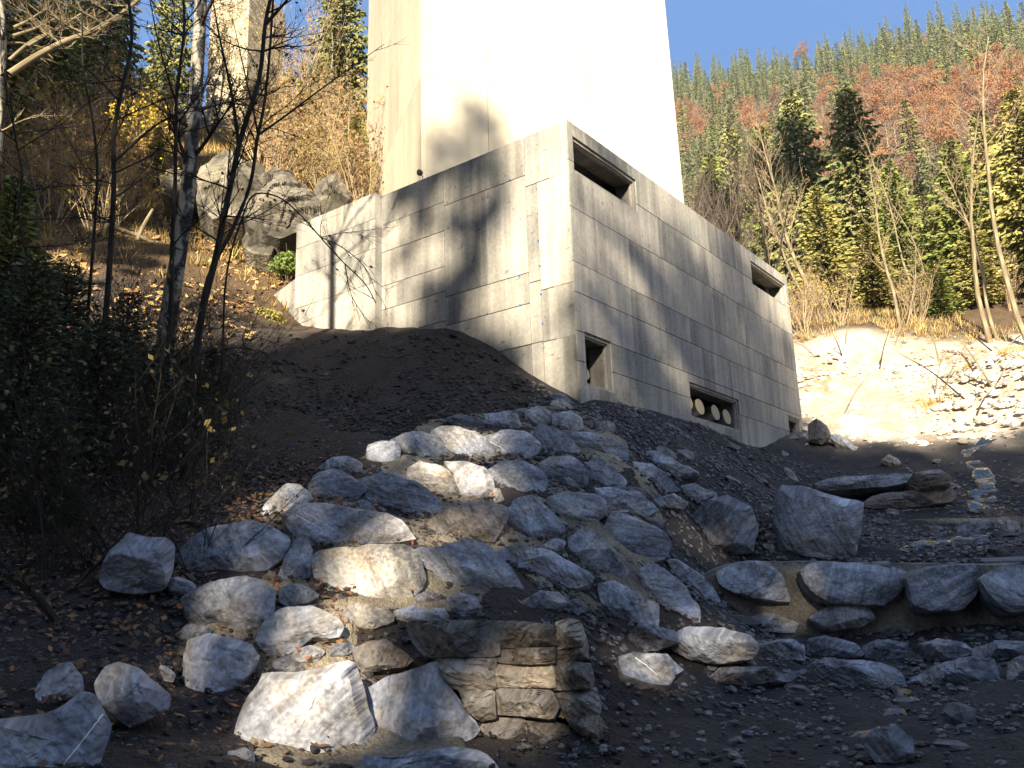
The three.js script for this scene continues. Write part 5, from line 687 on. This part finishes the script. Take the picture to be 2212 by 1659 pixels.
// young spruces filling the shaded left foreground
{
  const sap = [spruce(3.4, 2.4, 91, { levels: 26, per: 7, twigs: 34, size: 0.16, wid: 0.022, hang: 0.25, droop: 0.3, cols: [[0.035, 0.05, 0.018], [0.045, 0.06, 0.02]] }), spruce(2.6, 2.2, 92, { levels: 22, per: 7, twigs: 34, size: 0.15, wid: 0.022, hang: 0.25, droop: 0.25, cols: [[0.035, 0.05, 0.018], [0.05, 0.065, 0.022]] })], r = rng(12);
  const LB = ['beside the thick end of the fallen branch', 'behind the arching fallen branch', 'under the birch trunk', 'at the foot of the leaning dark sapling', 'farther up the slope', 'out on the open slope side', 'smallest, on the rim of the earth mound', 'behind the forked sapling', 'short one in front of the others']; let li = 0;
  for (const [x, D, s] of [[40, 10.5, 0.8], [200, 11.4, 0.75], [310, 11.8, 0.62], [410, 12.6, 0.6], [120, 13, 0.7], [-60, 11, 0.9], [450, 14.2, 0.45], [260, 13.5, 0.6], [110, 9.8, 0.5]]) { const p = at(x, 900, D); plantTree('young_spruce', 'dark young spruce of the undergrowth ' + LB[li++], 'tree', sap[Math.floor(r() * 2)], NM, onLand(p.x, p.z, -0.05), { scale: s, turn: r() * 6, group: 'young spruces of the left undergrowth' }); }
  const br = [71, 72].map((q) => { const ps = [1, 2, 3, 4, 5].map((k) => grow({ seed: q * 10 + k, h: 1.9 + hash(q, k, 1), r: 0.012, lx: (hash(q, k, 2) - 0.5) * 1.4, lz: (hash(q, k, 3) - 0.5) * 1.4, kids: [9, 5], levels: 2, bare: 0.1, spread: 0.8, min: 0.003, leaf: { n: 14, size: 0.07, cols: [[0.16, 0.10, 0.04], [0.2, 0.15, 0.04]], blow: 0.1 } })); return { trunk: mergeGeometries(ps.map((v) => v.trunk)), twigs: mergeGeometries(ps.map((v) => v.twigs)), leaves: mergeGeometries(ps.map((v) => v.leaves)) }; });
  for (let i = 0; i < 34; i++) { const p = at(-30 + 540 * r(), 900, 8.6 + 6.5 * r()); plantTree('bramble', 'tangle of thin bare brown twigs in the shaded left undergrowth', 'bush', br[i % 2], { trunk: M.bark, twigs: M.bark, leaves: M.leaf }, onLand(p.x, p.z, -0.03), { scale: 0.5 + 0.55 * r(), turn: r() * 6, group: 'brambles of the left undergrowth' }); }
  const one = at(30, 470, 12); plantTree('young_spruce', 'young spruce tip catching pale light at the left edge', 'tree', spr[1], NM, onLand(one.x, one.z, -0.05), { scale: 0.22, wide: 1.4 });
}
// ---------------------------------------------------------------- fittings of the chamber
{
  const inR = (u, y, d) => P0.clone().addScaledVector(dB, u).addScaledVector(UP, y).addScaledVector(nR, -d);
  const pipe = (u, y, label, len = 0.5, ra = 0.19) => { const g = thing('steel_pipe', label, 'pipe', inR(u, y, 0.16 + len / 2)); g.quaternion.setFromUnitVectors(V(0, 0, 1), nR.clone().addScaledVector(dB, -0.06).addScaledVector(UP, 0.14).normalize()); part('barrel', new THREE.CylinderGeometry(ra, ra, len, 24, 1, true).rotateX(Math.PI / 2), M.steel, g); part('cap', new THREE.CylinderGeometry(ra * 1.04, ra * 1.04, 0.02, 24).rotateX(Math.PI / 2).translate(0, 0, len / 2 + 0.012), M.cap, g); part('stem', new THREE.CylinderGeometry(0.03, 0.03, 0.7, 8).translate(0, -0.35, 0), M.steel, g); return g; };
  pipe(5.55, 5.66, 'steel pipe with yellowish cap in the wide slot, bright barrel showing', 0.62); pipe(6.42, 5.66, 'middle capped steel pipe in the wide slot', 0.4); pipe(7.1, 5.64, 'capped steel pipe beside the slot jamb', 0.4); pipe(4.95, 5.7, 'dull steel pipe half hidden behind the edge of the slot', 0.4, 0.16);
  pipe(0.42, 5.6, 'capped pipe in the small window by the chamber corner', 0.3, 0.13);
  const w = thing('white_duct', 'white sheet metal duct just visible in the top slot window', 'duct', inR(1.15, 9.75, 0.42)); part('duct', new THREE.CylinderGeometry(0.16, 0.2, 0.34, 6).rotateZ(0.5).translate(0, 0.1, 0), M.white, w); part('rim', new THREE.TorusGeometry(0.17, 0.015, 6, 18).rotateX(1.2).translate(-0.08, 0.24, 0), M.steel, w);
  const r = rng(3); for (let i = 0; i < 9; i++) { const u = 0.4 + 2.2 * r(), q = []; for (let k = 0; k < 7; k++) q.push([Math.cos(k) * 0.05 * (0.7 + 0.6 * r()), Math.sin(k) * 0.05 * (0.7 + 0.6 * r())]); const m = single('rubble_chip', stoneGeo(q, 0.03, 0.03, 900 + i, { m: 10, k: 3 }), M.rock.pale[0], 'chip of pale rubble on the sill of the top slot window', 'rubble', 'rubble on the window sill'); m.position.copy(inR(u, 9.84, 0.1 + 0.1 * r())); }
  // small floodlight on the parapet
  const f = thing('floodlight', 'small black floodlight on a bracket at the chamber parapet', 'lamp', P0.clone().addScaledVector(dA, 4.1).addScaledVector(UP, TOP).addScaledVector(nL, -0.1)); part('bracket', mergeGeometries([tube([V(0, 0, 0), V(0, 0.14, 0), V(-0.05, 0.2, 0.03)], 0.014, 6)]), M.steel, f); const hd = part('housing', new THREE.CylinderGeometry(0.06, 0.075, 0.14, 14).rotateX(1.9).translate(-0.07, 0.22, 0.05), M.black, f); part('lens', new THREE.CylinderGeometry(0.055, 0.055, 0.01, 14).rotateX(1.9).translate(-0.07, 0.2, 0.125), M.steel, hd);
}
// ---------------------------------------------------------------- water in the stream
{
  const strip = (pts, w0, name) => { // broken water: a riffled ribbon that follows the bed
    const s = new Soup(), L = smoothLine(pts.map(([x, y]) => landHit(x, y)), 70), rows = L.map((p, i) => { const t = L[Math.min(i + 1, L.length - 1)].clone().sub(L[Math.max(i - 1, 0)]), n = V(-t.z, 0, t.x).normalize(), w = w0 * (0.75 + 0.9 * fbm(p.x * 1.1, p.z * 1.1, 5)), row = []; for (let j = -4; j <= 4; j++) { const q = p.clone().addScaledVector(n, j / 4 * w); q.y = landH(q.x, q.z) + 0.03 + 0.15 * fbm(q.x * 2.6, q.z * 3.6, 71, 3) - (Math.abs(j) === 4 ? 0.05 : 0); row.push(q); } return row; });
    for (let i = 0; i < rows.length - 1; i++) for (let j = 0; j < 8; j++) s.quad(rows[i][j], rows[i + 1][j], rows[i + 1][j + 1], rows[i][j + 1]);
    structure(name, weld(s.geo()), M.water); };
  strip([[2140, 950], [2090, 980], [2120, 1020], [2130, 1060], [2110, 1110]], 0.26, 'stream_water'); strip([[2210, 1150], [2100, 1170], [1950, 1195]], 0.2, 'stream_water'); strip([[2230, 1420], [2080, 1450], [1950, 1470], [1960, 1510], [1920, 1560], [1850, 1600]], 0.11, 'stream_water');
  // water lipping over the crests of the dams
  for (const L of [[[2125, 1213, 12.3], [2260, 1208, 12.35]], [[1888, 1221, 12.3], [1925, 1218, 12.3]]]) { const s = new Soup(), p = smoothLine(L.map(([x, y, D]) => at(x, y, D)), 16); for (let i = 0; i < 16; i++) { const f = (q) => q.clone().add(V(0, -0.03 + 0.012 * fbm(q.x * 6, 1), 0.02)), k = (q) => q.clone().add(V(0.02, 0.045, -0.11)); s.quad(f(p[i]), f(p[i + 1]), p[i + 1], p[i]); s.quad(p[i], p[i + 1], k(p[i + 1]), k(p[i])); } structure('stream_water', weld(s.geo()), M.water); }
}
// ---------------------------------------------------------------- loose litter
function scatter(name, label, cat, geo, mat, n, seed, where, size, cols, flat = 0.5) {
  const r = rng(seed), m = new THREE.InstancedMesh(geo, mat, n), q = new THREE.Quaternion(), mt = new THREE.Matrix4(), c = new THREE.Color(); let k = 0;
  for (let i = 0; i < n * 6 && k < n; i++) { const p = where(r); if (!p) continue; const nn = p.n ?? landN(p.x, p.z, 0.2), s = size * Math.pow(r(), 2.2) * 1.6 + size * 0.35; q.setFromUnitVectors(UP, nn.add(V(r() - 0.5, r() - 0.5, r() - 0.5).multiplyScalar(flat)).normalize()).multiply(new THREE.Quaternion().setFromAxisAngle(UP, r() * 6.28)); mt.compose(V(p.x, p.y, p.z), q, V(s * (0.7 + 0.7 * r()), s * (0.6 + 0.6 * r()), s * (0.7 + 0.7 * r()))); m.setMatrixAt(k, mt); const cc = cols[Math.floor(r() * cols.length)], f = 0.6 + 0.7 * r(); m.setColorAt(k, c.setRGB(cc[0] * f, cc[1] * f, cc[2] * f)); k++; }
  m.count = k; return stuff(m, name, label, cat);
}
{
  const pebble = new THREE.IcosahedronGeometry(1, 1); { const p = pebble.attributes.position; for (let i = 0; i < p.count; i++) { const f = 1 + 0.35 * noise(p.getX(i) * 2.1, p.getY(i) * 2.1, p.getZ(i) * 2.1 + 4); p.setXYZ(i, p.getX(i) * f, p.getY(i) * f * 0.6, p.getZ(i) * f); } pebble.computeVertexNormals(); }
  const leaf = (() => { const s = new Soup(); s.quad(V(-1, 0, 0), V(0, 0.18, 0.55), V(1, 0.1, 0), V(0, -0.05, -0.55)); return s.geo(); })();
  const pm = std({ roughness: 0.8, map: rep(T.rock, 0.3) }), lm = std({ roughness: 0.9, side: THREE.DoubleSide });
  const polar = (a0, a1, d0, d1, dy, pick) => (r) => { const a = lerp(a0, a1, r()), D = Math.sqrt(lerp(d0 * d0, d1 * d1, r() * r() * 0.6 + r() * 0.4)), x = Math.sin(a) * D, z = -Math.cos(a) * D, [pa, pb] = ab(V(x, 0, z)); if (pa > -0.1 && pa < 8.4 && pb > -0.3 && pb < 12.5) return null; if (pick && !pick(x, z, D, a)) return null; return V(x, landH(x, z) + dy + 0.03 * fbm(x * 3, z * 3), z); };
  const grey = [[0.30, 0.30, 0.32], [0.22, 0.22, 0.24], [0.38, 0.36, 0.34], [0.14, 0.13, 0.13]];
  scatter('stream_gravel', 'grey gravel and cobbles strewn over the dark stream bed', 'gravel', pebble, pm, 21000, 1, polar(0.02, 0.62, 5.6, 26, 0.025, (x, z, D, a) => D > 9 || a > -0.05), 0.021, [...grey, [0.45, 0.44, 0.42]]);
  scatter('stream_cobbles', 'larger cobbles strewn over the stream bed', 'cobbles', pebble, pm, 230, 2, polar(0.05, 0.62, 6.2, 27, 0.03), 0.1, grey);
  scatter('soil_clods', 'dark clods and chips on the earth mound', 'soil', pebble, pm, 19000, 3, polar(-0.6, 0.1, 5.4, 20, 0.025), 0.02, [[0.07, 0.06, 0.055], [0.09, 0.078, 0.07], [0.05, 0.043, 0.04], [0.2, 0.18, 0.17]]);
  scatter('earth_clods', 'lumps of dark earth along the crest of the mound', 'soil', pebble, std({ roughness: 1, map: rep(T.soil, 0.5) }), 380, 13, polar(-0.32, 0.06, 13.5, 20.5, 0.0), 0.045, [[0.05, 0.043, 0.04], [0.065, 0.056, 0.05]]);
  scatter('fallen_leaves', 'brown fallen leaves strewn over the left foreground', 'leaves', leaf, lm, 9000, 4, polar(-0.62, -0.18, 5.2, 16, 0.05), 0.025, [[0.15, 0.075, 0.035], [0.11, 0.06, 0.035], [0.23, 0.115, 0.045], [0.09, 0.06, 0.04]], 0.9);
  scatter('orange_leaves', 'orange fallen leaves caught among the embankment stones', 'leaves', leaf, lm, 420, 5, polar(-0.42, 0.05, 6.4, 14, 0.13), 0.021, [[0.42, 0.14, 0.04], [0.32, 0.12, 0.05], [0.2, 0.08, 0.04]], 1.2);
  scatter('slope_leaves', 'tawny leaf litter on the sunny left slope', 'leaves', leaf, lm, 12000, 6, polar(-0.62, -0.17, 15, 42, 0.1, (x, z, D, a) => D > 22 || a < -0.3), 0.06, [[0.42, 0.25, 0.09], [0.34, 0.18, 0.07], [0.28, 0.17, 0.09], [0.45, 0.33, 0.12]], 1.1);
  scatter('bank_rubble', 'pale stones scattered down the sunlit eroded bank', 'rubble', pebble, std({ roughness: 0.9 }), 4000, 7, polar(0.13, 0.66, 25, 43, 0.06), 0.085, [[0.46, 0.41, 0.33], [0.52, 0.48, 0.42], [0.40, 0.34, 0.26]]);
  const blade = (() => { const s = new Soup(); for (let i = 0; i < 7; i++) { const a = i * 0.9, x = Math.cos(a), z = Math.sin(a), h = 0.7 + 0.3 * ((i * 7) % 5) / 5; s.tri(V(x * 0.06 - z * 0.035, 0, z * 0.06 + x * 0.035), V(x * 0.06 + z * 0.035, 0, z * 0.06 - x * 0.035), V(x * 0.5, h, z * 0.5)); } return s.geo(); })();
  scatter('bank_grass', 'dry golden grass along the top of the eroded bank', 'grass', blade, lm, 2600, 8, polar(0.14, 0.68, 40.5, 50, 0.0, (x, z) => fbm(x / 2, z / 2, 61) > -0.08), 0.32, [[0.44, 0.30, 0.12], [0.36, 0.23, 0.09], [0.34, 0.28, 0.12]], 0.3);
  scatter('mound_grass', 'golden grass tussock on the knoll right of the bank', 'grass', blade, lm, 3000, 9, polar(0.44, 0.68, 30, 38, 0.0, (x, z) => fbm(x / 2.2, z / 2.2, 63) > 0.12), 0.2, [[0.5, 0.33, 0.09], [0.42, 0.28, 0.09]], 0.3);
  scatter('slope_grass', 'dry straw grass on the sunny left slope', 'grass', blade, lm, 12000, 10, polar(-0.62, -0.16, 21, 46, 0.0), 0.28, [[0.46, 0.30, 0.09], [0.38, 0.24, 0.09], [0.3, 0.24, 0.08]], 0.3);
}
// broken sticks and roots on the bank
{
  const r = rng(66); for (let i = 0; i < 16; i++) { const x = 1740 + 440 * r(), y = 720 + 190 * r(), p = landHit(x, y), d = V(r() - 0.5, 0.1 + 0.5 * r(), (r() - 0.5) * 0.4).normalize(), L = 0.8 + 2 * r(), k = smoothLine([V(0, -0.1, 0), d.clone().multiplyScalar(L * 0.5).add(V(0, 0.1, 0)), d.clone().multiplyScalar(L)], 8); const m = single('broken_stick', tube(k, k.map((_, j) => 0.035 * (1 - j / 11)), 5), i % 3 ? M.dead : M.bark, i % 3 ? 'pale broken stick lying on the sunlit eroded bank' : 'dark root sticking out of the sunlit eroded bank', 'stick', i % 3 ? 'pale sticks on the bank' : 'dark roots on the bank'); m.position.copy(p); }
  // twigs on the dark mound
  for (let i = 0; i < 14; i++) { const p = landHit(640 + 420 * r(), 730 + 220 * r()), a = r() * 6, L = 0.25 + 0.5 * r(), k = smoothLine([V(0, 0.03, 0), V(Math.cos(a) * L * 0.5, 0.07, Math.sin(a) * L * 0.5), V(Math.cos(a) * L, 0.04, Math.sin(a) * L)], 6); const m = single('fallen_twig', tube(k, 0.008, 4), M.bark, 'thin fallen twig on the dark earth mound', 'twig', 'twigs on the mound'); m.position.copy(p); }
}
// ---------------------------------------------------------------- thin autumn haze in the valley
scene.fog = new THREE.FogExp2(0xc4d2e6, 0.0001);
renderer.render(scene, camera);
